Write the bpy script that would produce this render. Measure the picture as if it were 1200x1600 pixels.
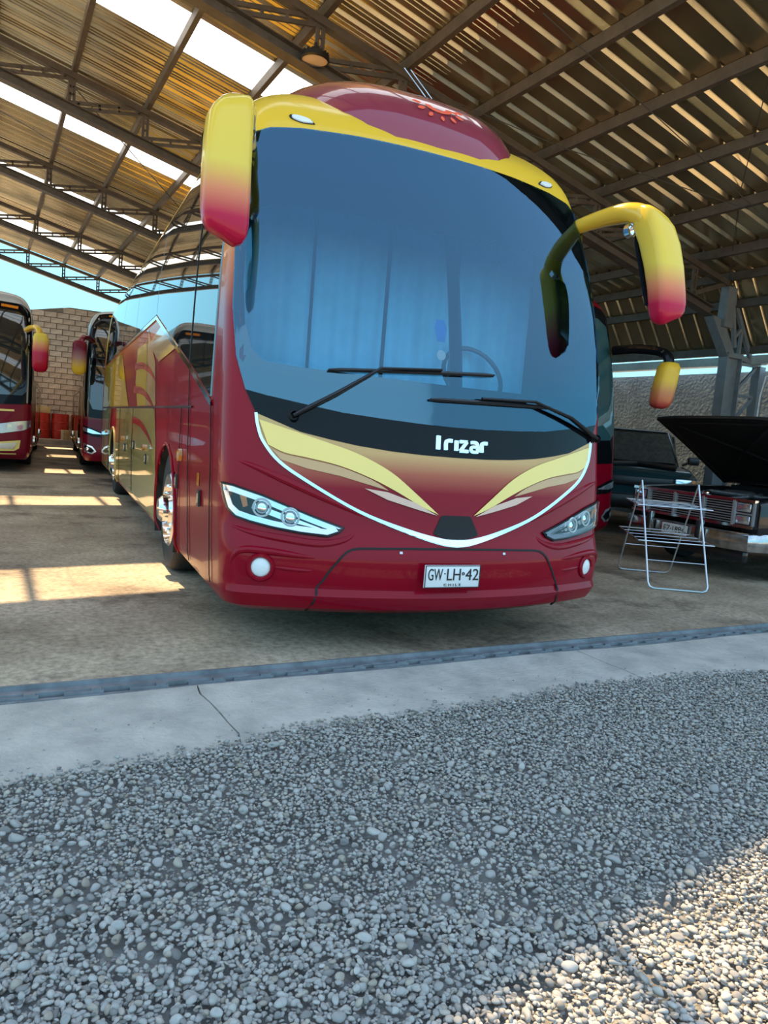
import bpy, bmesh, math, random
import numpy as np
from mathutils import Vector, Matrix

for o in list(bpy.data.objects): bpy.data.objects.remove(o)
SC = bpy.context.scene
COL = SC.collection
random.seed(7)
RNG = np.random.default_rng(11)
PI = math.pi

# ------------------------------------------------------------------ camera
cam = bpy.data.cameras.new('camera')
cam_o = bpy.data.objects.new('camera', cam); COL.objects.link(cam_o)
CAM = (-2.12955, -3.52525, 1.23545)
RIGHT = Vector((0.908459, -0.409979, 0.081359))
DOWN = Vector((0.030613, -0.128864, -0.991190))
FWD = Vector((0.416851, 0.902946, -0.104517))
m = Matrix.Identity(4)
for i in range(3):
    m[i][0] = RIGHT[i]; m[i][1] = -DOWN[i]; m[i][2] = -FWD[i]; m[i][3] = CAM[i]
cam_o.matrix_world = m
cam.sensor_fit = 'VERTICAL'; cam.sensor_height = 24.0
cam.lens = 1136.3 / 1600 * 24.0
cam.clip_start = 0.05; cam.clip_end = 500
SC.camera = cam_o

# ------------------------------------------------------------------ light
TH = math.radians(4.0)                         # the shed stands 4 degrees askew to the coach
CT, ST = math.cos(TH), math.sin(TH)
def SH(x, y, z): return (x*CT - y*ST, x*ST + y*CT, z)
sun_travel = Vector(SH(0.05, -0.74, -1.0)).normalized()
w = bpy.data.worlds.new('sky'); SC.world = w; w.use_nodes = True
nt = w.node_tree; nt.nodes.clear()
bgn = nt.nodes.new('ShaderNodeBackground'); outn = nt.nodes.new('ShaderNodeOutputWorld')
tcw = nt.nodes.new('ShaderNodeTexCoord'); spw = nt.nodes.new('ShaderNodeSeparateXYZ'); skr = nt.nodes.new('ShaderNodeValToRGB')
cr_ = skr.color_ramp                                    # clear sky: pale at the horizon, azure overhead
while len(cr_.elements) < 4: cr_.elements.new(0.5)
for e_, (p_, c_) in zip(cr_.elements, [(0.0, (0.17, 0.42, 0.52)), (0.18, (0.18, 0.44, 0.58)), (0.45, (0.31, 0.45, 0.60)), (1.0, (0.24, 0.38, 0.58))]):
    e_.position = p_; e_.color = (*c_, 1)
nt.links.new(tcw.outputs['Generated'], spw.inputs[0]); nt.links.new(spw.outputs['Z'], skr.inputs[0])
bgn.inputs[1].default_value = 0.60
nt.links.new(skr.outputs[0], bgn.inputs[0]); nt.links.new(bgn.outputs[0], outn.inputs[0])
sl = bpy.data.lights.new('sun', 'SUN'); sl.energy = 3.7; sl.color = (1.0, 0.74, 0.42); sl.angle = math.radians(0.55)
so = bpy.data.objects.new('sun', sl); COL.objects.link(so)
so.rotation_euler = sun_travel.to_track_quat('-Z', 'Y').to_euler()
so.location = (0, 20, 30)
SC.view_settings.view_transform = 'Standard'; SC.view_settings.look = 'None'
SC.view_settings.gamma = 1.0; SC.view_settings.use_curve_mapping = False
SC.view_settings.exposure = 2.4

# ------------------------------------------------------------------ materials
MATS = {}
def _base(name):
    m = bpy.data.materials.new(name); m.use_nodes = True
    n = m.node_tree.nodes; b = n['Principled BSDF']
    MATS[name] = m
    return m, n, m.node_tree.links, b
def c4(c): return (c[0], c[1], c[2], 1.0)
def mat(name, col, rough=0.5, metal=0.0, coat=0.0, var=0.0, vscale=4.0, col2=None, bump=0.0, bscale=60.0, ior=1.5, emit=None, alpha=None):
    m, n, L, b = _base(name)
    b.inputs['Base Color'].default_value = c4(col)
    b.inputs['Roughness'].default_value = rough
    b.inputs['Metallic'].default_value = metal
    b.inputs['IOR'].default_value = ior
    if coat:
        b.inputs['Coat Weight'].default_value = coat; b.inputs['Coat Roughness'].default_value = 0.03; b.inputs['Specular IOR Level'].default_value = 0.1
    tc = None
    if var or bump:
        tc = n.new('ShaderNodeTexCoord')
    if var:
        nz = n.new('ShaderNodeTexNoise'); nz.inputs['Scale'].default_value = vscale; nz.inputs['Detail'].default_value = 7
        nz.inputs['Roughness'].default_value = 0.62
        L.new(tc.outputs['Object'], nz.inputs['Vector'])
        r = n.new('ShaderNodeValToRGB')
        d = col2 or tuple(max(0, x*(1-var)) for x in col)
        r.color_ramp.elements[0].color = c4(d); r.color_ramp.elements[1].color = c4(col)
        r.color_ramp.elements[0].position = 0.36; r.color_ramp.elements[1].position = 0.62
        L.new(nz.outputs[0], r.inputs[0]); L.new(r.outputs[0], b.inputs['Base Color'])
    if bump:
        nb = n.new('ShaderNodeTexNoise'); nb.inputs['Scale'].default_value = bscale; nb.inputs['Detail'].default_value = 5
        L.new(tc.outputs['Object'], nb.inputs['Vector'])
        bp = n.new('ShaderNodeBump'); bp.inputs['Strength'].default_value = bump; bp.inputs['Distance'].default_value = 0.02
        L.new(nb.outputs[0], bp.inputs['Height']); L.new(bp.outputs[0], b.inputs['Normal'])
    if emit:
        b.inputs['Emission Color'].default_value = c4(emit[0]); b.inputs['Emission Strength'].default_value = emit[1]
    return m
def grad(name, axis, stops, rough=0.28, coat=0.3, metal=0.0):
    """paint faded along one axis of the thing; stops = (coordinate, colour)"""
    m, n, L, b = _base(name)
    tc = n.new('ShaderNodeTexCoord'); sp = n.new('ShaderNodeSeparateXYZ'); mr = n.new('ShaderNodeMapRange')
    lo, hi = stops[0][0], stops[-1][0]
    mr.inputs['From Min'].default_value = lo; mr.inputs['From Max'].default_value = hi
    r = n.new('ShaderNodeValToRGB'); cr = r.color_ramp
    while len(cr.elements) < len(stops): cr.elements.new(0.5)
    for e, (p, c) in zip(cr.elements, stops):
        e.position = (p-lo)/(hi-lo); e.color = c4(c)
    L.new(tc.outputs['Object'], sp.inputs[0]); L.new(sp.outputs['XYZ'.index(axis)], mr.inputs[0])
    L.new(mr.outputs[0], r.inputs[0]); L.new(r.outputs[0], b.inputs['Base Color'])
    b.inputs['Roughness'].default_value = rough; b.inputs['Metallic'].default_value = metal
    b.inputs['Coat Weight'].default_value = coat; b.inputs['Coat Roughness'].default_value = 0.02; b.inputs['Specular IOR Level'].default_value = 0.1
    return m
def glass(name, tint, ior=1.9, rough=0.0, gcol=(1, 1, 1)):
    m = bpy.data.materials.new(name); m.use_nodes = True; MATS[name] = m
    n = m.node_tree.nodes; L = m.node_tree.links; n.clear()
    o = n.new('ShaderNodeOutputMaterial'); mx = n.new('ShaderNodeMixShader'); fr = n.new('ShaderNodeFresnel')
    t = n.new('ShaderNodeBsdfTransparent'); g = n.new('ShaderNodeBsdfGlossy')
    t.inputs[0].default_value = c4(tint); g.inputs[0].default_value = c4(gcol); g.inputs['Roughness'].default_value = rough
    fr.inputs[0].default_value = ior
    L.new(fr.outputs[0], mx.inputs[0]); L.new(t.outputs[0], mx.inputs[1]); L.new(g.outputs[0], mx.inputs[2]); L.new(mx.outputs[0], o.inputs[0])
    return m

MAROON = (0.25, 0.001, 0.012); YELLOW = (0.82, 0.50, 0.042); GOLD = (0.62, 0.40, 0.13)
mat('maroon', MAROON, 0.3, coat=0.27)
mat('maroon_deep', (0.16, 0.006, 0.02), 0.3, coat=1.0)
mat('pod_paint', (0.26, 0.035, 0.06), 0.3, coat=1.0)
mat('yellow', YELLOW, 0.28, coat=1.0)
mat('pale_yellow', (0.95, 0.70, 0.20), 0.28, coat=1.0)
mat('pale_pink', (0.75, 0.48, 0.36), 0.28, coat=1.0)
mat('stripe_red', (0.62, 0.03, 0.04), 0.28, coat=1.0)
mat('stripe_tan', (0.62, 0.36, 0.16), 0.28, coat=1.0)
mat('gold_side', (0.52, 0.40, 0.13), 0.28, coat=1.0, var=0.25, vscale=0.7)
grad('body_livery', 'Z', [(0.0, MAROON), (1.85, MAROON), (2.2, (0.62, 0.20, 0.04)), (2.45, YELLOW), (3.6, YELLOW)])
grad('hood_livery', 'Z', [(0.6, MAROON), (0.93, MAROON), (1.03, (0.42, 0.11, 0.06)), (1.13, (0.60, 0.36, 0.15)), (1.35, (0.64, 0.46, 0.20))])
grad('mirror_paint', 'Z', [(1.95, (0.36, 0.0, 0.02)), (2.20, (0.46, 0.01, 0.05)), (2.32, (0.66, 0.22, 0.10)), (2.46, (0.74, 0.55, 0.08)), (3.0, YELLOW)])
grad('mirror_paint_low', 'Z', [(1.5, (0.36, 0.0, 0.02)), (1.80, (0.40, 0.01, 0.04)), (2.0, (0.60, 0.22, 0.08)), (2.15, YELLOW), (3.0, YELLOW)])
grad('mirror_paint_flip', 'Z', [(1.6, YELLOW), (2.05, YELLOW), (2.25, (0.4, 0.18, 0.16)), (2.4, (0.20, 0.01, 0.03)), (3.0, (0.16, 0.01, 0.02))])
mat('chrome', (0.86, 0.87, 0.90), 0.08, metal=1.0)
mat('chrome_worn', (0.62, 0.62, 0.63), 0.22, metal=1.0, var=0.35, vscale=14)
mat('black_gloss', (0.005, 0.006, 0.008), 0.04, ior=1.28)
mat('black_frit', (0.004, 0.005, 0.008), 0.05, ior=1.9)
mat('black_plastic', (0.012, 0.012, 0.014), 0.38)
mat('black_matte', (0.010, 0.010, 0.011), 0.75, bump=0.3, bscale=240)
mat('seam_dark', (0.006, 0.005, 0.006), 0.7)
mat('rubber', (0.014, 0.014, 0.015), 0.7, bump=0.25, bscale=90)
mat('rim_metal', (0.70, 0.71, 0.73), 0.16, metal=1.0)
mat('underbody', (0.02, 0.019, 0.018), 0.85)
mat('lamp_silver', (0.80, 0.84, 0.90), 0.16, metal=0.85)
mat('lamp_white', (0.80, 0.83, 0.82), 0.25, coat=0.6, bump=0.2, bscale=220)
mat('amber', (0.75, 0.22, 0.02), 0.22, coat=1.0)
mat('orange_print', (0.85, 0.09, 0.015), 0.35, coat=0.6)
mat('plate_white', (0.78, 0.80, 0.80), 0.4)
mat('plate_ink', (0.02, 0.02, 0.022), 0.5)
mat('interior_blue', (0.30, 0.38, 0.42), 0.8, var=0.2, vscale=3)
mat('interior_dark', (0.05, 0.06, 0.07), 0.7)
mat('curtain_blue', (0.22, 0.66, 0.95), 0.8, var=0.15, vscale=3)
mat('interior_pale', (0.45, 0.46, 0.44), 0.6)
mat('sticker_blue', (0.05, 0.30, 0.75), 0.4)
mat('silver_paint', (0.40, 0.38, 0.36), 0.32, metal=0.35, coat=1.0)
glass('windshield_glass', (0.80, 0.95, 1.0), 2.15, 0.0, (0.40, 0.72, 1.0))
glass('clear_cover', (0.93, 0.95, 0.97), 1.5)
mat('side_glass', (0.010, 0.013, 0.015), 0.02, ior=2.6)
mat('dark_screen', (0.012, 0.020, 0.022), 0.03, ior=1.9)
mat('teal_screen', (0.03, 0.09, 0.10), 0.04, ior=1.9)
mat('steel_brown', (0.13, 0.105, 0.085), 0.55, metal=0.3, var=0.3, vscale=5)
mat('steel_grey', (0.24, 0.26, 0.28), 0.5, metal=0.2, var=0.2, vscale=6)
mat('wire', (0.05, 0.045, 0.04), 0.6)
mat('white_conduit', (0.75, 0.76, 0.76), 0.45)

# ------------------------------------------------------------------ mesh helpers
class MB:
    def __init__(s): s.v = []; s.f = []; s.n = None
    def add(s, V, F):
        k = len(s.v); s.v += [tuple(p) for p in V]; s.f += [tuple(i+k for i in f) for f in F]; return s
    def box(s, c, d, rot=None):
        hx, hy, hz = d[0]/2, d[1]/2, d[2]/2
        V = [Vector((x, y, z)) for x in (-hx, hx) for y in (-hy, hy) for z in (-hz, hz)]
        if rot is not None: V = [rot @ p for p in V]
        V = [(p.x+c[0], p.y+c[1], p.z+c[2]) for p in V]
        return s.add(V, [(0, 1, 3, 2), (4, 6, 7, 5), (0, 4, 5, 1), (2, 3, 7, 6), (0, 2, 6, 4), (1, 5, 7, 3)])
    def rbox(s, c, d, b, rot=None):
        """box with chamfered edges"""
        hx, hy, hz = d[0]/2, d[1]/2, d[2]/2
        bm = bmesh.new(); bmesh.ops.create_cube(bm, size=1.0)
        for p in bm.verts: p.co = Vector((p.co.x*d[0], p.co.y*d[1], p.co.z*d[2]))
        bmesh.ops.bevel(bm, geom=bm.edges[:], offset=b, segments=2, profile=0.5, affect='EDGES')
        V = []
        for p in bm.verts:
            q = rot @ p.co if rot is not None else p.co
            V.append((q.x+c[0], q.y+c[1], q.z+c[2]))
        bm.verts.index_update()
        F = [[p.index for p in f.verts] for f in bm.faces]; bm.free()
        return s.add(V, F)
    def beam(s, p, q, wd, ht, up=(0, 0, 1)):
        p = Vector(p); q = Vector(q); d = (q-p).normalized(); u = Vector(up)
        sd = d.cross(u).normalized(); u2 = sd.cross(d).normalized()
        V = []
        for e in (p, q):
            for a, b in ((-1, -1), (1, -1), (1, 1), (-1, 1)):
                V.append(e + sd*(a*wd/2) + u2*(b*ht/2))
        return s.add(V, [(0, 1, 2, 3), (7, 6, 5, 4), (0, 4, 5, 1), (1, 5, 6, 2), (2, 6, 7, 3), (3, 7, 4, 0)])
    def tube(s, path, r, n=8, caps=True, flat=1.0):
        P = [Vector(p) for p in path]; rs = r if isinstance(r, (list, tuple)) else [r]*len(P)
        V = []; F = []; prev = None
        for i, p in enumerate(P):
            if i == 0: d = P[1]-P[0]
            elif i == len(P)-1: d = P[-1]-P[-2]
            else: d = (P[i+1]-P[i]).normalized() + (P[i]-P[i-1]).normalized()
            d.normalize()
            if prev is None:
                a = Vector((0, 0, 1)) if abs(d.z) < 0.9 else Vector((1, 0, 0))
                sd = d.cross(a).normalized()
            else:
                sd = (prev - d*prev.dot(d)).normalized()
            prev = sd; u = d.cross(sd)
            for k in range(n):
                t = 2*PI*k/n
                V.append(p + sd*(math.cos(t)*rs[i]) + u*(math.sin(t)*rs[i]*flat))
        for i in range(len(P)-1):
            for k in range(n):
                a = i*n+k; b = i*n+(k+1) % n
                F.append((a, b, b+n, a+n))
        if caps:
            F.append(tuple(range(n-1, -1, -1))); F.append(tuple(range((len(P)-1)*n, len(P)*n)))
        return s.add(V, F)
    def rev(s, prof, c, axis='z', n=24, a0=0, a1=2*PI):
        """prof = (radius, along axis); revolved about an axis through c"""
        full = abs(a1-a0-2*PI) < 1e-6; V = []; F = []; m_ = n if full else n+1
        for r, h in prof:
            for k in range(m_):
                t = a0+(a1-a0)*k/n; x, y = r*math.cos(t), r*math.sin(t)
                if axis == 'z': q = (x, y, h)
                elif axis == 'y': q = (x, h, y)
                else: q = (h, x, y)
                V.append((q[0]+c[0], q[1]+c[1], q[2]+c[2]))
        for i in range(len(prof)-1):
            for k in range(n):
                a = i*m_+k; b = i*m_+((k+1) % m_)
                F.append((a, b, b+m_, a+m_))
        return s.add(V, F)
    def loft(s, rings, closed=True, caps=True):
        n = len(rings[0]); V = [p for r in rings for p in r]; F = []
        for i in range(len(rings)-1):
            for k in range(n if closed else n-1):
                a = i*n+k; b = i*n+(k+1) % n
                F.append((a, b, b+n, a+n))
        if caps and closed:
            F.append(tuple(range(n-1, -1, -1))); F.append(tuple(range((len(rings)-1)*n, len(rings)*n)))
        return s.add(V, F)
    def prism(s, poly, z0, z1, tf=lambda x, y, z: (x, y, z)):
        n = len(poly)
        V = [tf(x, y, z0) for x, y in poly] + [tf(x, y, z1) for x, y in poly]
        F = [tuple(range(n-1, -1, -1)), tuple(range(n, 2*n))] + [(i, (i+1) % n, n+(i+1) % n, n+i) for i in range(n)]
        return s.add(V, F)
    def mesh(s, name, ang=35):
        me = bpy.data.meshes.new(name)
        if s.n:
            F = []
            for f in s.f:
                a, b, c = (Vector(s.v[f[k]]) for k in (0, 1, 2)); g = (b-a).cross(c-a)
                for k in range(3, len(f)): g += (Vector(s.v[f[k-1]])-a).cross(Vector(s.v[f[k]])-a)
                F.append(tuple(reversed(f)) if len({i in s.edge for i in f}) == 1 and g.dot(s.n[f[0]]) < 0 else f)
            me.from_pydata(s.v, [], F); me.update()
            me.shade_smooth(); me.normals_split_custom_set_from_vertices([tuple(q) for q in s.n])
            return me
        me.from_pydata(s.v, [], s.f)
        bm = bmesh.new(); bm.from_mesh(me); bmesh.ops.recalc_face_normals(bm, faces=bm.faces[:]); bm.to_mesh(me); bm.free()
        if ang:
            for p in me.polygons: p.use_smooth = True
            me.set_sharp_from_angle(angle=math.radians(ang))
        me.update()
        return me
    def build(s, name, material, parent=None, ang=35):
        return link(name, s.mesh(name, ang), material, parent)
def link(name, me, material, parent=None):
    o = bpy.data.objects.new(name, me); COL.objects.link(o)
    if material is not None and len(me.materials) == 0: me.materials.append(MATS[material])
    if parent is not None: o.parent = parent
    return o
def tag(o, label, cat, group=None):
    o['label'] = label; o['category'] = cat
    if group: o['group'] = group
    return o
def thing(name, label, cat, loc=(0, 0, 0), rz=0.0, group=None):
    o = bpy.data.objects.new(name, None); COL.objects.link(o)
    o.location = loc; o.rotation_euler = (0, 0, rz); o.empty_display_size = 0.2
    return tag(o, label, cat, group)
def struct(o): o['kind'] = 'structure'; return o
def copy_tree(o, parent=None):
    c = o.copy(); COL.objects.link(c); c.parent = parent
    for ch in [x for x in bpy.data.objects if x.parent == o]: copy_tree(ch, c)
    return c
def text_mesh(txt, width, height, depth=0.003, shear=0.0):
    cu = bpy.data.curves.new('lettering', 'FONT'); cu.body = txt; cu.extrude = depth; cu.align_x = 'CENTER'; cu.align_y = 'CENTER'; cu.shear = shear
    o = bpy.data.objects.new('lettering', cu); COL.objects.link(o)
    dg = bpy.context.evaluated_depsgraph_get(); me = bpy.data.meshes.new_from_object(o.evaluated_get(dg))
    bpy.data.objects.remove(o); 
    P = [v.co.copy() for v in me.vertices]
    x0, x1 = min(p.x for p in P), max(p.x for p in P); y0, y1 = min(p.y for p in P), max(p.y for p in P)
    for v in me.vertices:
        v.co.x = (v.co.x-(x0+x1)/2)/(x1-x0)*width; v.co.y = (v.co.y-(y0+y1)/2)/(y1-y0)*height
    me.materials.clear()
    return me
def put_text(txt, width, height, c, material, parent, name='lettering', depth=0.003):
    """upright lettering facing -Y, centred at c"""
    me = text_mesh(txt, width, height, depth)
    for v in me.vertices:
        x, y, z = v.co; v.co = (c[0]+x, c[1]-z, c[2]+y)
    return link(name, me, material, parent)

# curved coach shells: horizontal sections, u = arc length from the centre line
def interp(tab, z):
    n = len(tab)
    if z <= tab[0][0]: return list(tab[0][1:])
    if z >= tab[-1][0]: return list(tab[-1][1:])
    for i in range(n-1):
        if tab[i][0] <= z <= tab[i+1][0]: break
    h = tab[i+1][0]-tab[i][0]; t = (z-tab[i][0])/h; out = []
    p0 = tab[max(i-1, 0)]; p1 = tab[i]; p2 = tab[i+1]; p3 = tab[min(i+2, n-1)]
    for k in range(1, len(p1)):
        sl = lambda a, b: (b[k]-a[k])/(b[0]-a[0]) if b[0] != a[0] else 0.0
        d = sl(p1, p2)
        m1 = d if i == 0 else (0 if sl(p0, p1)*d <= 0 else sl(p0, p2))
        m2 = d if i+2 >= n else (0 if sl(p2, p3)*d <= 0 else sl(p1, p3))
        if abs(m1) > 3*abs(d): m1 = 3*d
        if abs(m2) > 3*abs(d): m2 = 3*d
        out.append((2*t**3-3*t*t+1)*p1[k]+(t**3-2*t*t+t)*h*m1+(3*t*t-2*t**3)*p2[k]+(t**3-t*t)*h*m2)
    return out
class Shell:
    NF, NC = 22, 10
    def __init__(s, tab): s.tab = tab; s.cache = {}
    def section(s, z):
        k = round(z, 5)
        if k in s.cache: return s.cache[k]
        yc, a, wd, r, rb = interp(s.tab, z)
        xk = wd-r; yk = yc+a*xk*xk; t = 2*a*xk
        pts = [(xk*i/s.NF, yc+a*(xk*i/s.NF)**2) for i in range(s.NF)]
        A, B_, D = (xk, yk), (wd, yk+t*r), (wd, yk+rb)
        for i in range(s.NC+1):
            q = i/s.NC
            pts.append(tuple((1-q)**2*A[j]+2*q*(1-q)*B_[j]+q*q*D[j] for j in (0, 1)))
        cum = [0.0]
        for p, q in zip(pts, pts[1:]): cum.append(cum[-1]+math.hypot(q[0]-p[0], q[1]-p[1]))
        s.cache[k] = (pts, cum)
        return pts, cum
    def at(s, u, z):
        sg = -1 if u < 0 else 1; u = abs(u); pts, cum = s.section(z)
        if u >= cum[-1]: return Vector((sg*pts[-1][0], pts[-1][1]+u-cum[-1], z))
        lo, hi = 0, len(cum)-1
        while hi-lo > 1:
            md = (lo+hi)//2
            if cum[md] <= u: lo = md
            else: hi = md
        t = (u-cum[lo])/(cum[hi]-cum[lo]); p, q = pts[lo], pts[hi]
        return Vector((sg*(p[0]+(q[0]-p[0])*t), p[1]+(q[1]-p[1])*t, z))
    def normal(s, u, z):
        e = 0.004
        n = (s.at(u+e, z)-s.at(u-e, z)).cross(s.at(u, z+e)-s.at(u, z-e))
        return n.normalized()
    def on(s, u, z, off=0.0): return s.at(u, z)+s.normal(u, z)*off
    def side(s, y, z, off=0.0, sg=-1):
        wd = interp(s.tab, z)[2]; e = 0.01
        sl = (interp(s.tab, z+e)[2]-interp(s.tab, z-e)[2])/(2*e)
        n = Vector((1, 0, -sl)).normalized()
        return Vector((sg*(wd+n.x*off), y, z+n.z*off))
def flat_patch(poly, fn, off, thick, du, dv):
    """outline in surface coordinates -> thin curved shell with an edge"""
    bm = bmesh.new()
    vs = [bm.verts.new((p[0], p[1], 0)) for p in poly]
    bm.faces.new(vs); bm.normal_update(); bmesh.ops.triangulate(bm, faces=bm.faces[:], quad_method='BEAUTY', ngon_method='EAR_CLIP')
    for ax, st in ((0, du), (1, dv)):
        lo = min(p[ax] for p in poly); hi = max(p[ax] for p in poly)
        k = math.ceil(lo/st+1e-6)
        while k*st < hi-1e-6:
            co = [0, 0, 0]; no = [0, 0, 0]; co[ax] = k*st; no[ax] = 1
            bmesh.ops.bisect_plane(bm, geom=bm.verts[:]+bm.edges[:]+bm.faces[:], dist=1e-6, plane_co=co, plane_no=no)
            k += 1
    bmesh.ops.remove_doubles(bm, verts=bm.verts[:], dist=1e-5)
    bm.verts.index_update()
    V = [v.co.copy() for v in bm.verts]
    F = [[v.index for v in f.verts] for f in bm.faces]
    E = [(e.verts[0].index, e.verts[1].index) for e in bm.edges if len(e.link_faces) == 1]
    bm.free()
    mb = MB(); n = len(V)
    top = [fn(v.x, v.y, off) for v in V]
    if thick:
        used = sorted({i for e in E for i in e}); mp = {i: n+k for k, i in enumerate(used)}
        mb.add(top+[fn(V[i].x, V[i].y, off-thick) for i in used], F+[(a, b, mp[b], mp[a]) for a, b in E])
    else: mb.add(top, F)
    nn = []
    for v in V:
        q = Vector(fn(v.x, v.y, off))-Vector(fn(v.x, v.y, off-0.02)); nn.append(q.normalized())
    mb.edge = set(range(n, len(mb.v)))
    mb.n = nn+[nn[i] for i in used] if thick else nn
    return mb
def in_poly(x, y, P):
    c = False; j = len(P)-1
    for i in range(len(P)):
        if (P[i][1] > y) != (P[j][1] > y) and x < (P[j][0]-P[i][0])*(y-P[i][1])/(P[j][1]-P[i][1])+P[i][0]: c = not c
        j = i
    return c
def mirrored(half): return half+[(-u, z) for u, z in reversed(half) if abs(u) > 1e-6]
def flip(P): return [(-u, z) for u, z in reversed(P)]
def smooth_line(P, n=6):
    """Catmull-Rom through the points"""
    out = []
    for i in range(len(P)-1):
        a = P[max(i-1, 0)]; b = P[i]; c = P[i+1]; d = P[min(i+2, len(P)-1)]
        for k in range(n):
            t = k/n
            out.append(tuple(0.5*((2*b[j])+(-a[j]+c[j])*t+(2*a[j]-5*b[j]+4*c[j]-d[j])*t*t+(-a[j]+3*b[j]-3*c[j]+d[j])*t**3) for j in range(len(b))))
    out.append(tuple(P[-1])); return out
def ribbon(P, wd):
    """closed outline of a band of width wd about a 2D line"""
    L_, R_ = [], []
    for i, p in enumerate(P):
        a = P[max(i-1, 0)]; b = P[min(i+1, len(P)-1)]
        dx, dy = b[0]-a[0], b[1]-a[1]; l = math.hypot(dx, dy) or 1
        wi = wd[i] if isinstance(wd, list) else wd
        L_.append((p[0]-dy/l*wi/2, p[1]+dx/l*wi/2)); R_.append((p[0]+dy/l*wi/2, p[1]-dx/l*wi/2))
    return L_+R_[::-1]
def coach_body(sh, ymax, hole=None, arches=(), zlist=None):
    """shell mesh; hole = windscreen outline in (u, z); arches = (y, z, r) cut from both sides"""
    z0, z1 = sh.tab[0][0], sh.tab[-1][0]
    zs = zlist or [z0+(z1-z0)*i/84 for i in range(85)]
    NS = 64; rows = []
    for z in zs:
        pts, cum = sh.section(z); ye = pts[-1][1]
        R = [(p[0], p[1], z, c) for p, c in zip(pts, cum)]
        for k in range(1, NS+1):
            y = ye+(ymax-ye)*k/NS; R.append((pts[-1][0], y, z, cum[-1]+y-ye))
        rows.append([(-x, y, zz, -u) for x, y, zz, u in reversed(R)]+R[1:])
    mb = MB(); n = len(rows[0]); V = [p[:3] for r in rows for p in r]; F = []
    for i in range(len(zs)-1):
        for k in range(n-1):
            q = [rows[i][k], rows[i][k+1], rows[i+1][k+1], rows[i+1][k]]
            cu = sum(p[3] for p in q)/4; cz = sum(p[2] for p in q)/4; cy = sum(p[1] for p in q)/4; cx = sum(p[0] for p in q)/4
            if hole and in_poly(cu, cz, hole): continue
            if abs(cx) > 1.0 and any((cy-a[0])**2+(cz-a[1])**2 < a[2]**2 for a in arches): continue
            a = i*n+k; F.append((a, a+1, a+n+1, a+n))
        F.append((i*n, i*n+n, i*n+2*n-1, i*n+n-1))
    t = (len(zs)-1)*n
    for k in range(n//2):
        F.append((t+k, t+k+1, t+n-2-k, t+n-1-k) if k+1 != n-2-k else (t+k, t+k+1, t+n-1-k))
    mb.add(V, F); return mb
def wheel(parent, cx, cy, r, wdt, sg, chrome=True):
    """sg = -1: outer face towards -X"""
    ty = MB().rev([(r*0.60, -wdt/2), (r*0.93, -wdt/2), (r*0.985, -wdt/2+0.03), (r, -wdt/2+0.07), (r, wdt/2-0.07), (r*0.985, wdt/2-0.03), (r*0.93, wdt/2), (r*0.60, wdt/2), (r*0.60, -wdt/2)], (cx, cy, r), 'x', 36)
    for k in (-0.05, 0.0, 0.05):
        ty.rev([(r*1.004, k-0.004), (r*1.004, k+0.004)], (cx, cy, r), 'x', 36)
    t = ty.build('tyre', 'rubber', parent)
    o = sg*wdt/2; q = sg
    rm = MB().rev([(r*0.61, o), (r*0.57, o+q*0.015), (r*0.53, o-q*0.02), (r*0.50, o-q*0.09), (r*0.30, o-q*0.06), (r*0.24, o+q*0.02), (0.001, o+q*0.02)], (cx, cy, r), 'x', 30)
    rim = rm.build('rim', 'rim_metal' if chrome else 'black_plastic', parent)
    hb = MB().rev([(r*0.23, o+q*0.0), (r*0.22, o+q*0.06), (r*0.16, o+q*0.09), (0.001, o+q*0.10)], (cx, cy, r), 'x', 20).build('hub_cap', 'chrome', rim)
    if chrome:
        for k in range(10):
            a = 2*PI*k/10
            MB().rev([(0.018, o-q*0.05), (0.018, o+q*0.0), (0.012, o+q*0.02), (0.001, o+q*0.022)], (cx, cy+math.cos(a)*r*0.385, r+math.sin(a)*r*0.385), 'x', 8).build('wheel_nut', 'chrome', rim)
    return t

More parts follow.
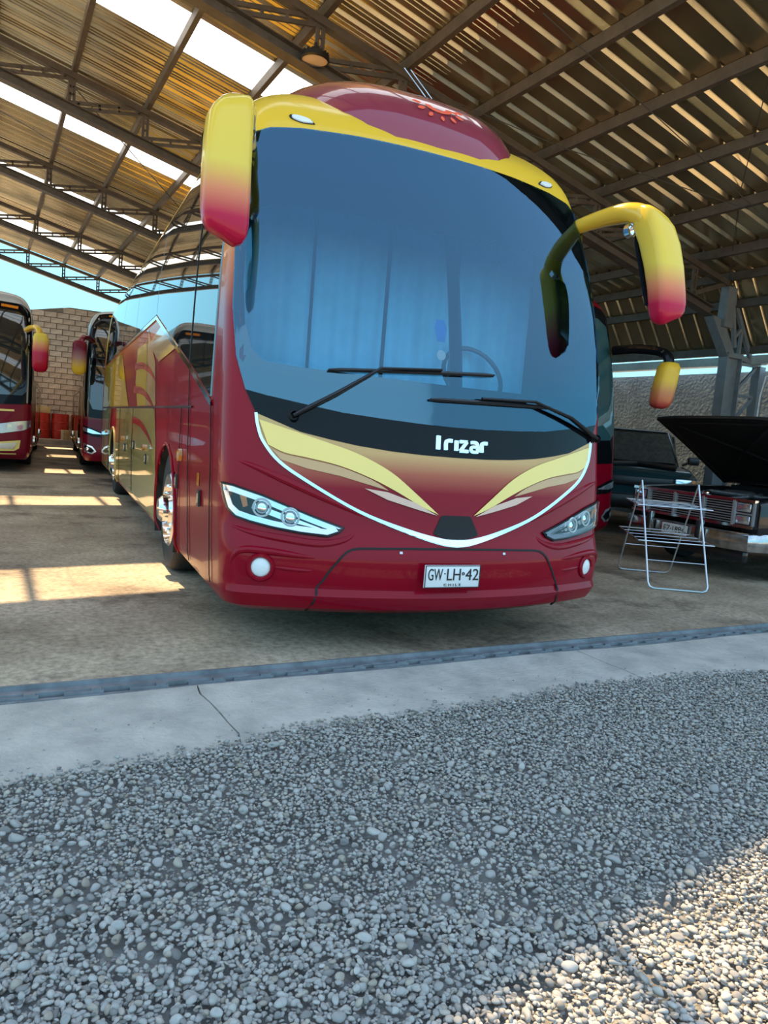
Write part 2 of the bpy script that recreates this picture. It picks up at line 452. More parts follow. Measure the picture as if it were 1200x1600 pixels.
# ================================================================== the shed: floor, apron, rail, gravel ground
def ground_mat():
    m, n, L, b = _base('yard_concrete')
    tc = n.new('ShaderNodeTexCoord')
    def noise(sc, det, ro=0.6):
        z = n.new('ShaderNodeTexNoise'); z.inputs['Scale'].default_value = sc; z.inputs['Detail'].default_value = det; z.inputs['Roughness'].default_value = ro
        L.new(tc.outputs['Object'], z.inputs['Vector']); return z
    n1 = noise(1.1, 8); n2 = noise(24, 8, 0.7); n3 = noise(0.8, 7, 0.72)
    r1 = n.new('ShaderNodeValToRGB'); e = r1.color_ramp.elements
    e[0].color = (0.28, 0.205, 0.135, 1); e[0].position = 0.33; e[1].color = (0.58, 0.455, 0.32, 1); e[1].position = 0.66
    L.new(n1.outputs[0], r1.inputs[0])
    r2 = n.new('ShaderNodeValToRGB'); e = r2.color_ramp.elements
    e[0].color = (0.45, 0.44, 0.42, 1); e[0].position = 0.32; e[1].color = (1, 1, 1, 1); e[1].position = 0.6
    L.new(n2.outputs[0], r2.inputs[0])
    mx = n.new('ShaderNodeMixRGB'); mx.blend_type = 'MULTIPLY'; mx.inputs[0].default_value = 1.0
    L.new(r1.outputs[0], mx.inputs[1]); L.new(r2.outputs[0], mx.inputs[2])
    r3 = n.new('ShaderNodeValToRGB'); e = r3.color_ramp.elements          # oil and damp stains
    e[0].color = (0.28, 0.25, 0.23, 1); e[0].position = 0.36; e[1].color = (1, 1, 1, 1); e[1].position = 0.47
    L.new(n3.outputs[0], r3.inputs[0])
    mx2 = n.new('ShaderNodeMixRGB'); mx2.blend_type = 'MULTIPLY'; mx2.inputs[0].default_value = 0.85
    L.new(mx.outputs[0], mx2.inputs[1]); L.new(r3.outputs[0], mx2.inputs[2]); L.new(mx2.outputs[0], b.inputs['Base Color'])
    b.inputs['Roughness'].default_value = 0.8
    nb = noise(35, 6); bp = n.new('ShaderNodeBump'); bp.inputs['Strength'].default_value = 0.35; bp.inputs['Distance'].default_value = 0.012
    L.new(nb.outputs[0], bp.inputs['Height']); L.new(bp.outputs[0], b.inputs['Normal'])
ground_mat()
mat('apron_concrete', (0.52, 0.465, 0.40), 0.85, var=0.3, vscale=3.5, col2=(0.36, 0.325, 0.285), bump=0.35, bscale=45)
mat('gravel_dirt', (0.27, 0.255, 0.235), 0.95, var=0.4, vscale=6, bump=0.6, bscale=70)
mat('rail_steel', (0.30, 0.31, 0.33), 0.5, metal=0.55, var=0.35, vscale=9)

fl = MB()
nx, ny = 40, 50
for j in range(ny+1):
    for i in range(nx+1):
        x = -14+26*i/nx; y = 0.02+27.0*j/ny
        fl.v.append((x, y, 0.0))
for j in range(ny):
    for i in range(nx):
        a = j*(nx+1)+i; fl.f.append((a, a+1, a+nx+2, a+nx+1))
floor = struct(fl.build('floor', 'yard_concrete')); floor.rotation_euler.z = TH

mat('yard_soil', (0.44, 0.37, 0.28), 0.95, var=0.25, vscale=0.6, bump=0.4, bscale=8)
yd = MB().add([(-80, -80, -.075), (80, -80, -.075), (80, 80, -.075), (-80, 80, -.075)], [(0, 1, 2, 3)]); struct(yd.build('yard_ground', 'yard_soil'))
# apron slabs between the rail and the gravel, broken by cracks
edge = [(-9, -1.05), (-6, -1.1), (-4, -1.02), (-3, -0.97), (-2.25, -0.92), (-1.96, -0.91), (-1.61, -0.85), (-1.38, -0.80), (-1.11, -0.71), (-0.87, -0.70), (-0.47, -0.68), (-0.01, -0.63), (0.45, -0.56), (0.92, -0.53), (1.42, -0.53), (1.96, -0.54), (3, -0.52), (5, -0.5), (9, -0.4)]
def edge_y(x):
    for a, b in zip(edge, edge[1:]):
        if a[0] <= x <= b[0]:
            return a[1]+(b[1]-a[1])*(x-a[0])/(b[0]-a[0])+0.012*math.sin(x*37)+0.01*math.sin(x*83+1)
    return -0.5
def rail_y(x): return (x*ST)/CT-0.075        # front lip of the gate rail in the coach frame
apron = bpy.data.objects.new('apron', None); COL.objects.link(apron); struct(apron)
cuts = [-9.0, -3.4, -1.42, 0.95, 3.9, 9.0]
for ci, (a, b) in enumerate(zip(cuts, cuts[1:])):
    n_ = max(8, int((b-a)/0.05)); far, near = [], []
    for k in range(n_+1):
        t = k/n_; x = a+(b-a)*t
        g = 0.004
        xx = min(max(x, a+g), b-g)
        wob = lambda y, e: 0.05*math.sin(y*9+e)+0.03*math.sin(y*23+e*2)
        yt, yb = rail_y(xx)+0.0, edge_y(xx)-0.03
        sk_t = sk_b = 0.0
        if k == 0 and a > -9: sk_t, sk_b = -0.05, 0.0
        if k == n_ and b < 9: sk_t, sk_b = -0.05, 0.0
        far.append((xx+sk_t, yt)); near.append((xx+sk_b, yb))
    NR = 6; V = []; F = []
    for k in range(n_+1):
        for r in range(NR+1):
            t = r/NR; x = far[k][0]+(near[k][0]-far[k][0])*t; y = far[k][1]+(near[k][1]-far[k][1])*t
            if 0 < k < n_ or True: x += 0.015*math.sin(7*y)+0.01*math.sin(31*y)
            z = 0.004*math.sin(x*3+y*5)-0.008*max(0, t-0.8)*5-0.006
            V.append((x, y, z))
    for k in range(n_):
        for r in range(NR): i = k*(NR+1)+r; F.append((i, i+NR+1, i+NR+2, i+1))
    nb_ = len(V); bd = [k*(NR+1) for k in range(n_+1)]+[n_*(NR+1)+r for r in range(1, NR+1)]+[k*(NR+1)+NR for k in range(n_-1, -1, -1)]+[r for r in range(NR-1, 0, -1)]
    for i in bd: V.append((V[i][0], V[i][1], -0.08))
    for q in range(len(bd)):
        q2 = (q+1) % len(bd); F.append((bd[q], bd[q2], nb_+q2, nb_+q))
    MB().add(V, F).build('concrete_slab', 'apron_concrete', apron, 30)
# dirt bed under the stones, also closing the joint below the slabs
gb = MB(); V = []
nx, ny = 120, 60
for j in range(ny+1):
    for i in range(nx+1):
        x = -10+20*i/nx; y = -9+9.6*j/ny
        z = -0.03+0.006*math.sin(x*2.1+y*3)+0.005*math.sin(x*5.3-y*4.1)
        if y > rail_y(x)-0.05: z = -0.06
        gb.v.append((x, y, z))
for j in range(ny):
    for i in range(nx):
        a = j*(nx+1)+i; gb.f.append((a, a+1, a+nx+2, a+nx+1))
gbed = struct(gb.build('gravel_bed', 'gravel_dirt')); 

# sliding-gate rail: angle section, running bar and toothed rack pieces
rail = thing('gate_rail', 'long rusty grey steel gate rail with slots between floor and apron', 'rail', (0, 0, 0), TH)
mb = MB(); mb.box((0, 0.0, -0.012), (18, 0.06, 0.05)); mb.box((0, 0.028, 0.008), (18, 0.012, 0.05)); mb.build('rail_angle', 'rail_steel', rail)
MB().box((0, -0.062, -0.03), (18, 0.02, 0.05)).build('rail_lip', 'rail_steel', rail)
x = -6.0; MBk = None
for k in range(46):
    ln = 0.20
    if MBk is None: MBk = MB().box((0, 0, 0), (ln, 0.02, 0.026)).box((0.06, 0.0, 0.016), (0.05, 0.018, 0.012)).mesh('rack_piece')
    o = link('rack_piece', MBk, 'rail_steel', rail); o.location = (x, -0.040, -0.008+random.uniform(-.003, .003)); o.scale = (random.uniform(.7, 1.1), 1, 1)
    x += 0.25+random.uniform(-.02, .03)

# ================================================================== roof, trusses, columns (built in shed coordinates)
HX, HZ, SLP = -2.370, 1.2355+5.70, 0.225
def rz(x): return HZ-SLP*(x-HX)
mat('roof_zinc', (0.66, 0.56, 0.35), 0.24, metal=0.9, var=0.3, vscale=1.3, col2=(0.50, 0.42, 0.28))
def sky_sheet():
    m = bpy.data.materials.new('skylight_sheet'); m.use_nodes = True; MATS['skylight_sheet'] = m
    n = m.node_tree.nodes; L = m.node_tree.links; n.clear()
    o = n.new('ShaderNodeOutputMaterial'); mx = n.new('ShaderNodeMixShader'); t = n.new('ShaderNodeBsdfTransparent'); d = n.new('ShaderNodeBsdfTranslucent')
    t.inputs[0].default_value = (0.95, 0.97, 1, 1); d.inputs[0].default_value = (0.92, 0.94, 0.95, 1); mx.inputs[0].default_value = 0.35
    L.new(t.outputs[0], mx.inputs[1]); L.new(d.outputs[0], mx.inputs[2]); L.new(mx.outputs[0], o.inputs[0])
sky_sheet()
ceiling = bpy.data.objects.new('ceiling', None); COL.objects.link(ceiling); struct(ceiling); ceiling.rotation_euler.z = TH
XL, XR, XSK = -9.0, 8.72, 2.6
RIB = 0.3367
def sheet_mesh(name, x0, x1, fine=True):
    """three-rib trapezoidal sheet, 1.01 m wide along Y, ribs running down the slope"""
    prof = []
    for k in range(3):
        y = k*RIB
        if not fine: prof += [(y, 0), (y+0.235, 0), (y+0.255, 0.045), (y+0.305, 0.045), (y+RIB, 0)]; continue
        prof += [(y, 0), (y+0.06, 0), (y+0.065, -0.008), (y+0.075, -0.008), (y+0.08, 0), (y+0.145, 0), (y+0.15, -0.008), (y+0.16, -0.008), (y+0.165, 0), (y+0.225, 0), (y+0.25, 0.045), (y+0.31, 0.045), (y+RIB, 0)]
    V = []; F = []; n = len(prof)
    for x in (x0, x1):
        for y, h in prof: V.append((x, y, rz(x)+h))
    for k in range(n-1): F.append((k, k+1, n+k+1, n+k))
    return MB().add(V, F).mesh(name, 20)
shL = sheet_mesh('roof_sheet', XL, XSK); shR = sheet_mesh('roof_sheet', XSK-0.1, XR, False); shS = sheet_mesh('skylight_sheet', XL, XSK)
Y0 = 0.0; k = 0; y = -0.25
TRY = [0.15, 5.2, 9.98, 15.05, 20.2, 25.45]
strips = [2.30, 7.30, 12.35, 17.4, 22.45]
W3 = 3*RIB
ys = []
yy = strips[0]-W3/2
start = yy-2*W3
while start < 25.5:
    ys.append(start); start += W3
ys[:3] = [q+0.22 for q in ys[:3]]
for y in ys:
    issky = any(abs((y+W3/2)-s) < W3*0.45 for s in strips)
    o = link('skylight_sheet' if issky else 'roof_sheet', shS if issky else shL, 'skylight_sheet' if issky else 'roof_zinc', ceiling); o.location.y = y
    o = link('roof_sheet', shR, 'roof_zinc', ceiling); o.location.y = y; o.location.z = -0.004
YF, YB = ys[0], ys[-1]+W3
# steep lower sheet at the right eave
def steep(name, y0):
    V = []; F = []; prof = []
    for k in range(3):
        q = k*RIB; prof += [(q, 0), (q+0.225, 0), (q+0.25, 0.045), (q+0.31, 0.045), (q+RIB, 0)]
    n = len(prof)
    for x, z in ((8.70, rz(8.70)-0.02), (9.55, 3.2)):
        for q, h in prof: V.append((x+h*0.8, q, z+h*0.6))
    for k in range(n-1): F.append((k, k+1, n+k+1, n+k))
    return MB().add(V, F).mesh(name, 20)
stp = steep('eave_sheet', 0)
for y in ys:
    o = link('eave_sheet', stp, 'roof_zinc', ceiling); o.location.y = y
# purlins: lipped channels along Y, dropped below the sheet
PUR = [-8.2+1.1435*k for k in range(15)]
PUR = [x for x in [-1.33+1.1435*k for k in range(-6, 9)]]+[8.62]
pm = MB(); pm.box((0, (YF+YB)/2, -0.075), (0.012, YB-YF, 0.13)); pm.box((0.03, (YF+YB)/2, -0.012), (0.07, YB-YF, 0.012)); pm.box((0.03, (YF+YB)/2, -0.138), (0.07, YB-YF, 0.012)); pm.box((0.062, (YF+YB)/2, -0.125), (0.01, YB-YF, 0.03))
pmesh = pm.mesh('purlin', 0)
for x in PUR:
    o = link('purlin', pmesh, 'steel_brown', ceiling); o.location = (x, 0, rz(x)-0.002)
MB().beam((8.95, YF, 3.98), (8.95, YB, 3.98), 0.08, 0.13).build('purlin', 'steel_brown', ceiling)
MB().beam((9.45, YF, 3.26), (9.45, YB, 3.26), 0.08, 0.13).build('purlin', 'steel_brown', ceiling)
gut = MB().prism([(9.50, 3.02), (9.72, 3.02), (9.74, 3.17), (9.70, 3.17), (9.69, 3.05), (9.53, 3.05), (9.52, 3.17), (9.48, 3.17)], YF, YB, lambda x, z, y: (x, y, z))
mat('gutter_metal', (0.75, 0.75, 0.72), 0.35, metal=0.5, var=0.3, vscale=2)
gut.build('gutter', 'gutter_metal', ceiling)
# trusses: chords parallel to the slope, posts below the purlins, laced diagonals
TOPD, BOTD = 0.19, 0.64
def laced(p, q, gap, rod):
    mb = MB(); p = Vector(p); q = Vector(q); d = (q-p).normalized(); up = Vector((0, 1, 0)).cross(d).normalized()
    for s_ in (-1, 1): mb.beam(p+up*s_*gap/2, q+up*s_*gap/2, rod*1.4, rod, (0, 1, 0))
    for t in (0.1, 0.37, 0.63, 0.9):
        c = p.lerp(q, t); mb.beam(c-up*gap/2, c+up*gap/2, rod, rod, (0, 1, 0))
    return mb
px_ = [x for x in PUR if x < 8.5]
dgm = laced((0, 0, -BOTD), (1.1435, 0, -TOPD-SLP*1.1435), 0.085, 0.035).mesh('web_diagonal', 0)
pom = laced((0, 0, -BOTD), (0, 0, -TOPD), 0.07, 0.032).mesh('web_post', 0)
for ty in TRY:
    tr = bpy.data.objects.new('roof_truss', None); COL.objects.link(tr); tr.parent = ceiling; tr.location = (0, ty, 0)
    MB().beam((XL, 0, rz(XL)-TOPD), (8.62, 0, rz(8.62)-TOPD), 0.12, 0.09).build('top_chord', 'steel_brown', tr, 0)
    bc = MB()
    a, b = (XL, 0, rz(XL)-BOTD), (8.30, 0, rz(8.30)-BOTD-0.14)
    bc.beam((a[0], 0, a[2]-0.07), (b[0], 0, b[2]-0.07), 0.18, 0.014); bc.beam((a[0], 0, a[2]+0.07), (b[0], 0, b[2]+0.07), 0.18, 0.014); bc.beam(a, b, 0.014, 0.15)
    bc.build('bottom_chord', 'steel_brown', tr, 0)
    for x in px_:
        o = link('web_post', pom, 'steel_brown', tr); o.location = (x, 0, rz(x))
        if x < 7.0:
            o = link('web_diagonal', dgm, 'steel_brown', tr); o.location = (x, 0, rz(x))
    MB().beam((7.85, 0, rz(7.85)-BOTD), (8.62, 0, rz(8.62)-TOPD), 0.07, 0.06, (0, 1, 0)).build('web_diagonal', 'steel_brown', tr, 0)
# columns
CL = ['grey steel laced column behind the raised bonnet, carrying the nearest truss', 'grey steel laced column further back behind the parked coaches', 'grey steel laced column third from the gate along the right wall']
for ci, ty in enumerate(TRY[1:4]):
    c = thing('steel_column', CL[ci], 'column', SH(8.98, ty, 0), TH)
    mb = MB(); mb.box((-0.19, 0, 1.54), (0.02, 0.18, 3.08)); mb.box((0.19, 0, 1.54), (0.02, 0.18, 3.08)); mb.box((0, 0, 1.54), (0.38, 0.014, 3.08)); mb.build('inner_leg', 'steel_grey', c, 0)
    mb = MB(); mb.box((0.80, 0, 1.5), (0.16, 0.16, 3.0)); mb.build('outer_leg', 'steel_grey', c, 0)
    MB().box((0.3, 0, 0.01), (1.4, 0.4, 0.02)).build('base_plate', 'steel_grey', c, 0)
    for k in range(5):
        z = 0.3+0.55*k
        MB().beam((0.20, 0, z), (0.74, 0, z+0.5), 0.05, 0.04, (0, 1, 0)).build('lacing_bar', 'steel_grey', c, 0)
        MB().beam((0.20, 0, z+0.5), (0.74, 0, z+0.5), 0.05, 0.04, (0, 1, 0)).build('lacing_bar', 'steel_grey', c, 0)
    # knee: haunch plates and struts up to the eave
    kn = MB(); tf = lambda x, z, y: (x, y, z)
    kn.prism([(-0.20, 3.06), (0.20, 3.06), (0.20, 3.14), (-0.20, 3.14)], -0.10, 0.10, tf)
    kn.prism([(-0.20, 3.10), (0.10, 3.10), (-0.30, 3.66), (-0.70, 3.74), (-0.62, 3.60)], -0.012, 0.012, tf)
    kn.beam((-0.20, 0, 3.08), (-0.70, 0, 3.68), 0.18, 0.016)
    kn.build('haunch', 'steel_grey', c, 0)
    MB().beam((-0.28, 0, 3.55), (-0.26, 0, 4.22), 0.16, 0.22, (1, 0, 0)).build('knee_post', 'steel_grey', c, 0)
    MB().beam((0.05, 0, 3.25), (-0.20, 0, 4.25), 0.06, 0.06, (0, 1, 0)).build('knee_strut', 'steel_grey', c, 0)
    MB().beam((-0.22, 0, 4.22), (0.52, 0, 3.12), 0.07, 0.06, (0, 1, 0)).build('knee_strut', 'steel_grey', c, 0)
    MB().beam((0.02, 0, 3.42), (0.20, 0, 3.62), 0.05, 0.05, (0, 1, 0)).build('knee_strut', 'steel_grey', c, 0)
    MB().beam((0.18, 0, 3.10), (0.80, 0, 3.02), 0.08, 0.07, (0, 1, 0)).build('knee_tie', 'steel_grey', c, 0)
    MB().beam((0.18, 0, 3.12), (0.19, 0, 3.62), 0.05, 0.05, (0, 1, 0)).build('knee_strut', 'steel_grey', c, 0)
# walls
mat('render_grey', (0.23, 0.29, 0.35), 0.9, var=0.4, vscale=2.2, col2=(0.155, 0.195, 0.235), bump=0.35, bscale=18)
wr = MB().box((9.98, (YF+YB)/2, 1.47), (0.16, YB-YF, 2.94)).build('wall_right', 'render_grey'); wr.rotation_euler.z = TH; struct(wr)
mat('block_concrete', (0.52, 0.43, 0.35), 0.9, var=0.3, vscale=5, bump=0.5, bscale=30)
mat('block_pale', (0.60, 0.51, 0.42), 0.9, var=0.3, vscale=5, bump=0.5, bscale=30)
mat('mortar', (0.20, 0.165, 0.135), 0.95)
wb = struct(MB().box((-6, 25.62, 1.95), (17, 0.14, 3.9)).build('wall_back', 'mortar')); wb.rotation_euler.z = TH
blk = MB().rbox((0, 0, 0), (0.380, 0.06, 0.172), 0.008).mesh('block', 0)
blk2 = blk.copy(); blk.materials.append(MATS['block_concrete']); blk2.materials.append(MATS['block_pale'])
for r in range(26):
    z = 0.10+0.192*r
    for k in range(13):
        x = -3.55+0.4*k+(0.2 if r % 2 else 0)
        top = 4.30+max(0, min(1, (x+2.2)/2.2))*0.45-.02
        if z > top: continue
        o = link('block', random.choice([blk, blk, blk2]), None, wb); o.location = (x, 25.53+random.uniform(-.006, .006), z)
MB().prism([(-9, 3.85), (8, 3.85), (8, 4.9), (.05, 4.85), (-2.2, 4.38), (-3.6, 4.38), (-9, 4.38)], 25.56, 25.68, lambda x, z, y: (x, y, z)).build('wall_upper', 'mortar', wb, 0)

# fittings on the roof
lamp = thing('high_bay_lamp', 'round black high-bay lamp hanging under the nearest roof truss', 'lamp', SH(0.84, 5.02, 5.60))
MB().rev([(0.001, 0.02), (0.05, 0.02), (0.06, -0.02), (0.12, -0.03), (0.165, -0.06), (0.17, -0.11), (0.150, -0.125), (0.148, -0.10)], (0, 0, -0.02), 'z', 32).build('housing', 'black_plastic', lamp)
for k in range(18):
    a = 2*PI*k/18; MB().box((math.cos(a)*0.15, math.sin(a)*0.15, -0.09), (0.03, 0.008, 0.06), Matrix.Rotation(a, 3, 'Z')).build('cooling_fin', 'black_plastic', lamp, 0)
mat('lamp_lens', (0.62, 0.50, 0.42), 0.35, coat=0.3)
MB().rev([(0.150, -0.118), (0.10, -0.124), (0.001, -0.126)], (0, 0, -0.015), 'z', 32).build('lens', 'lamp_lens', lamp)
MB().tube([(0, 0, 0), (0, 0, 0.06)], 0.02).build('bracket', 'black_plastic', lamp)
def cable(label, P, r=0.006):
    return tag(MB().tube([SH(*p) for p in P], r, 5).build('cable', 'wire'), label, 'cable')
cable('thin cable hanging straight down in front of the right roof slope', [(4.3, 1.6, rz(4.3)-0.1), (6.6, 3.6, 4.9), (8.62, 5.15, 4.32)])
cable('slack wire crossing under the right roof slope below the purlins', [(2.2, 5.15, rz(2.2)-0.25), (4.0, 4.3, rz(4)-0.42), (6.2, 3.3, rz(6.2)-0.4), (9.0, 2.0, 4.0)])
cable('thin brace wire running diagonally beneath the right purlins', [(2.5, 3.0, rz(2.5)-0.2), (5.0, 3.2, rz(5)-0.22), (8.6, 3.6, rz(8.6)-0.2)])
cable('thin brace wire crossing the left skylight strip beyond the nearest truss', [(-1.3, 10.3, rz(-1.3)-0.2), (2.2, 15.2, rz(2.2)-0.2)], 0.009)
cable('thin slack wire under the left roof between two trusses', [(-3.5, 12.3, rz(-3.5)-0.3), (-1, 12.6, rz(-1)-0.5), (2.2, 13.0, rz(2.2)-0.4)], 0.008)
tag(MB().tube([SH(*p) for p in [(9.45, 4.6, 3.05), (9.42, 4.6, 2.85), (9.2, 4.65, 2.75), (9.12, 4.65, 2.4), (9.1, 4.65, 1.2)]], 0.014, 6).build('conduit', 'white_conduit'), 'thin white conduit bent down beside the grey steel column', 'pipe')

# ================================================================== the main coach (its own frame = world frame)
TAB = [(.225,.15,.165,1.20,.13,.21),(.245,.08,.165,1.24,.115,.20),(.285,.042,.165,1.263,.11,.19),(.355,.015,.165,1.28,.10,.18),(.385,.04,.165,1.28,.10,.18),(.42,.03,.165,1.282,.10,.18),(.55,.03,.165,1.288,.10,.18),(.62,.05,.165,1.29,.10,.18),(.70,.08,.165,1.292,.10,.18),(.80,.10,.16,1.295,.10,.18),
(1.0,.13,.15,1.295,.10,.18),(1.3,.19,.14,1.295,.10,.18),(1.7,.252,.135,1.29,.10,.18),(2.2,.375,.13,1.275,.10,.19),(2.6,.515,.13,1.25,.11,.22),(2.97,.67,.13,1.205,.15,.28),(3.1,.75,.13,1.165,.20,.36),(3.2,.87,.13,1.115,.24,.42),(3.29,1.02,.13,1.04,.28,.5),(3.36,1.2,.13,.93,.3,.55),(3.41,1.42,.13,.77,.3,.6),(3.44,1.7,.13,.5,.25,.6)]
S = Shell(TAB)
YMAX = 11.35
bus = thing('coach', 'large maroon and yellow coach parked nose-on in the middle of the shed', 'coach')
def P(poly, name, material, off=0.004, thick=0.012, du=0.06, dv=0.06, parent=bus):
    return flat_patch(poly, S.on, off, thick, du, dv).build(name, material, parent, 40)
def PS(poly, name, material, off=0.004, thick=0.012, sg=-1, parent=bus, d=0.35):
    return flat_patch(poly, lambda y, z, o: S.side(y, z, o, sg), off, thick, d, 0.12).build(name, material, parent, 40)

top_edge = [(0, 2.972), (.30, 2.972), (.55, 2.97), (.886, 2.955), (1.06, 2.93), (1.168, 2.885)]
side_edge = [(1.205, 2.75), (1.24, 2.56), (1.285, 2.23), (1.297, 1.87), (1.27, 1.60), (1.215, 1.42)]
glass_low = [(1.10, 1.398), (.923, 1.372), (.69, 1.34), (.45, 1.325), (.214, 1.315), (0, 1.312)]
strip_low = [(1.156, 1.30), (.915, 1.216), (.75, 1.187), (.595, 1.165), (.40, 1.148), (.216, 1.140), (0, 1.138)]
pane_half = top_edge+side_edge+glass_low
PANE = mirrored(pane_half)
HOLE = [(u*0.985, 2.0+(z-2.0)*0.985) for u, z in PANE]
HOLE = [(u*.985, 2.1+(z-2.1)*.97) for u, z in HOLE]
ARCH = [(2.55, .44, .585), (8.40, .44, .585)]
body = coach_body(S, YMAX, HOLE, ARCH).build('body_shell', 'body_livery', bus, 30)
P(PANE, 'windscreen', 'windshield_glass', 0.009, 0.006)
# black print round the pane, sun band above and dark band below (inside of the glass)
clear = [(0, 2.466), (.45, 2.466), (.90, 2.47), (1.08, 2.455), (1.175, 2.42), (1.215, 2.3), (1.235, 2.0), (1.225, 1.78), (1.19, 1.64), (1.12, 1.58), (.9, 1.565), (.5, 1.555), (0, 1.55)]
def ring(outer, inner, name, material, off, parent=bus):
    bm = bmesh.new()
    vo = [bm.verts.new((u, z, 0)) for u, z in outer]; vi = [bm.verts.new((u, z, 0)) for u, z in inner]
    for vs in (vo, vi):
        for a, b in zip(vs, vs[1:]+vs[:1]): bm.edges.new((a, b))
    bmesh.ops.triangle_fill(bm, edges=bm.edges[:], use_beauty=True, use_dissolve=False)
    for ax, st in ((0, .08), (1, .08)):
        cs = [v.co[ax] for v in bm.verts]; k = math.ceil(min(cs)/st+1e-6)
        while k*st < max(cs)-1e-6:
            co = [0, 0, 0]; no = [0, 0, 0]; co[ax] = k*st; no[ax] = 1
            bmesh.ops.bisect_plane(bm, geom=bm.verts[:]+bm.edges[:]+bm.faces[:], dist=1e-6, plane_co=co, plane_no=no); k += 1
    bm.verts.index_update()
    mb = MB().add([S.on(v.co.x, v.co.y, off) for v in bm.verts], [[v.index for v in f.verts] for f in bm.faces]); bm.free()
    return mb.build(name, material, parent, 40)
ring(PANE, mirrored(clear), 'windscreen_print', 'black_frit', 0.003)
P([(-.045, 1.33), (.045, 1.33), (.038, 2.46), (-.038, 2.46)], 'centre_mullion', 'black_frit', -0.006, 0.01)
P(mirrored([(0, 1.312)]+glass_low[::-1][1:]+[(1.215, 1.42)]+strip_low), 'black_cowl', 'black_gloss', 0.008, 0.02)
# black corner posts outside the pane
# hood panel, chrome line, livery stripes
chrome_half = [(1.156, 1.30), (1.145, 1.23), (1.115, 1.15), (1.03, 1.05), (.876, .954), (.589, .808), (.29, .705), (.10, .657), (0, .648)]
ch = smooth_line(chrome_half, 5)
hood = P(mirrored(strip_low[::-1]+ch[1:]), 'hood_panel', 'hood_livery', 0.006, 0.012)
full = ch+[(-u, z) for u, z in reversed(ch[:-1])]
wl = [0.016+0.022*max(0, 1-abs(u)/0.5) for u, z in full]
P(ribbon(full, wl), 'chrome_line', 'chrome', 0.016, 0.02, 0.06, 0.06)
st1 = smooth_line([(1.139, 1.265), (1.018, 1.234), (.81, 1.18), (.595, 1.119), (.409, 1.033), (.262, .925), (.115, .808)], 4)+smooth_line([(.115, .808), (.235, .857), (.37, .925), (.521, .991), (.702, 1.049), (.878, 1.080), (1.0, 1.098), (1.09, 1.135)], 4)[1:]
st2 = [(.56, .935), (.43, .922), (.265, .872), (.125, .803), (.265, .837), (.43, .88)]
bnd = smooth_line([(.42, .93), (.521, .985), (.702, 1.043), (.878, 1.072), (1.0, 1.09), (1.07, 1.115)], 3)+[(1.02, 1.06), (.878, 1.022), (.70, .995)]
for sg in (0, 1):
    f_ = (lambda q: q) if sg else flip
    P(f_(st1), 'yellow_stripe', 'pale_yellow', 0.0135, 0.004, .06, .06, hood)
    P(f_(st2), 'white_stripe', 'pale_pink', 0.0170, 0.004, .06, .06, hood)
    P(f_(bnd), 'fade_stripe', 'stripe_tan', 0.0105, 0.003, .06, .06, hood)
P(mirrored([(0, .806), (.085, .806), (.10, .798), (.148, .70), (.13, .690), (.05, .668), (0, .664)]), 'front_grille', 'black_matte', 0.012, 0.012, .03, .03)
# lower panel joint line
seam = [(.845, .24), (.826, .30), (.812, .378), (.806, .396), (.78, .43), (.745, .489), (.685, .565), (.655, .59), (.625, .603), (.58, .609), (.3, .617), (0, .620)]
P(ribbon(seam+[(-u, z) for u, z in reversed(seam[:-1])], 0.011), 'panel_joint', 'seam_dark', 0.005, 0.008, .06, .06)
for u in (-.35, .33): P([(u-.008, .60), (u+.008, .60), (u+.008, .588), (u-.008, .588)], 'panel_clip', 'chrome_worn', .006, .006)
# headlamps
hl = [(1.353, .916), (1.271, .911), (1.114, .868), (.976, .819), (.836, .770), (.663, .714), (.696, .682), (.761, .658), (.906, .667), (1.057, .687), (1.18, .712), (1.256, .734), (1.304, .776), (1.343, .869)]
def inset(poly, d):
    n = len(poly); out = []
    ar = sum(poly[i][0]*poly[(i+1) % n][1]-poly[(i+1) % n][0]*poly[i][1] for i in range(n)); s_ = 1 if ar > 0 else -1
    for i in range(n):
        a, b, c = poly[i-1], poly[i], poly[(i+1) % n]
        n1 = (-(b[1]-a[1]), b[0]-a[0]); n2 = (-(c[1]-b[1]), c[0]-b[0])
        l1 = math.hypot(*n1); l2 = math.hypot(*n2); nx_ = n1[0]/l1+n2[0]/l2; ny_ = n1[1]/l1+n2[1]/l2; l = math.hypot(nx_, ny_)
        k = d/max(0.35, l/2); out.append((b[0]+s_*nx_/l*k, b[1]+s_*ny_/l*k))
    return out
def band_ring(outer, inner, name, material, off, thick, parent):
    n = len(outer); mb = MB(); V = []
    for pl, o in ((outer, off), (inner, off), (inner, off-thick), (outer, off-thick)):
        V += [S.on(u, z, o) for u, z in pl]
    F = []
    for r in range(3):
        for i in range(n): j = (i+1) % n; F.append((r*n+i, r*n+j, (r+1)*n+j, (r+1)*n+i))
    return mb.add(V, F).build(name, material, parent, 40)
def dense(poly, k=3):
    out = []
    for a, b in zip(poly, poly[1:]+poly[:1]):
        for i in range(k): out.append((a[0]+(b[0]-a[0])*i/k, a[1]+(b[1]-a[1])*i/k))
    return out
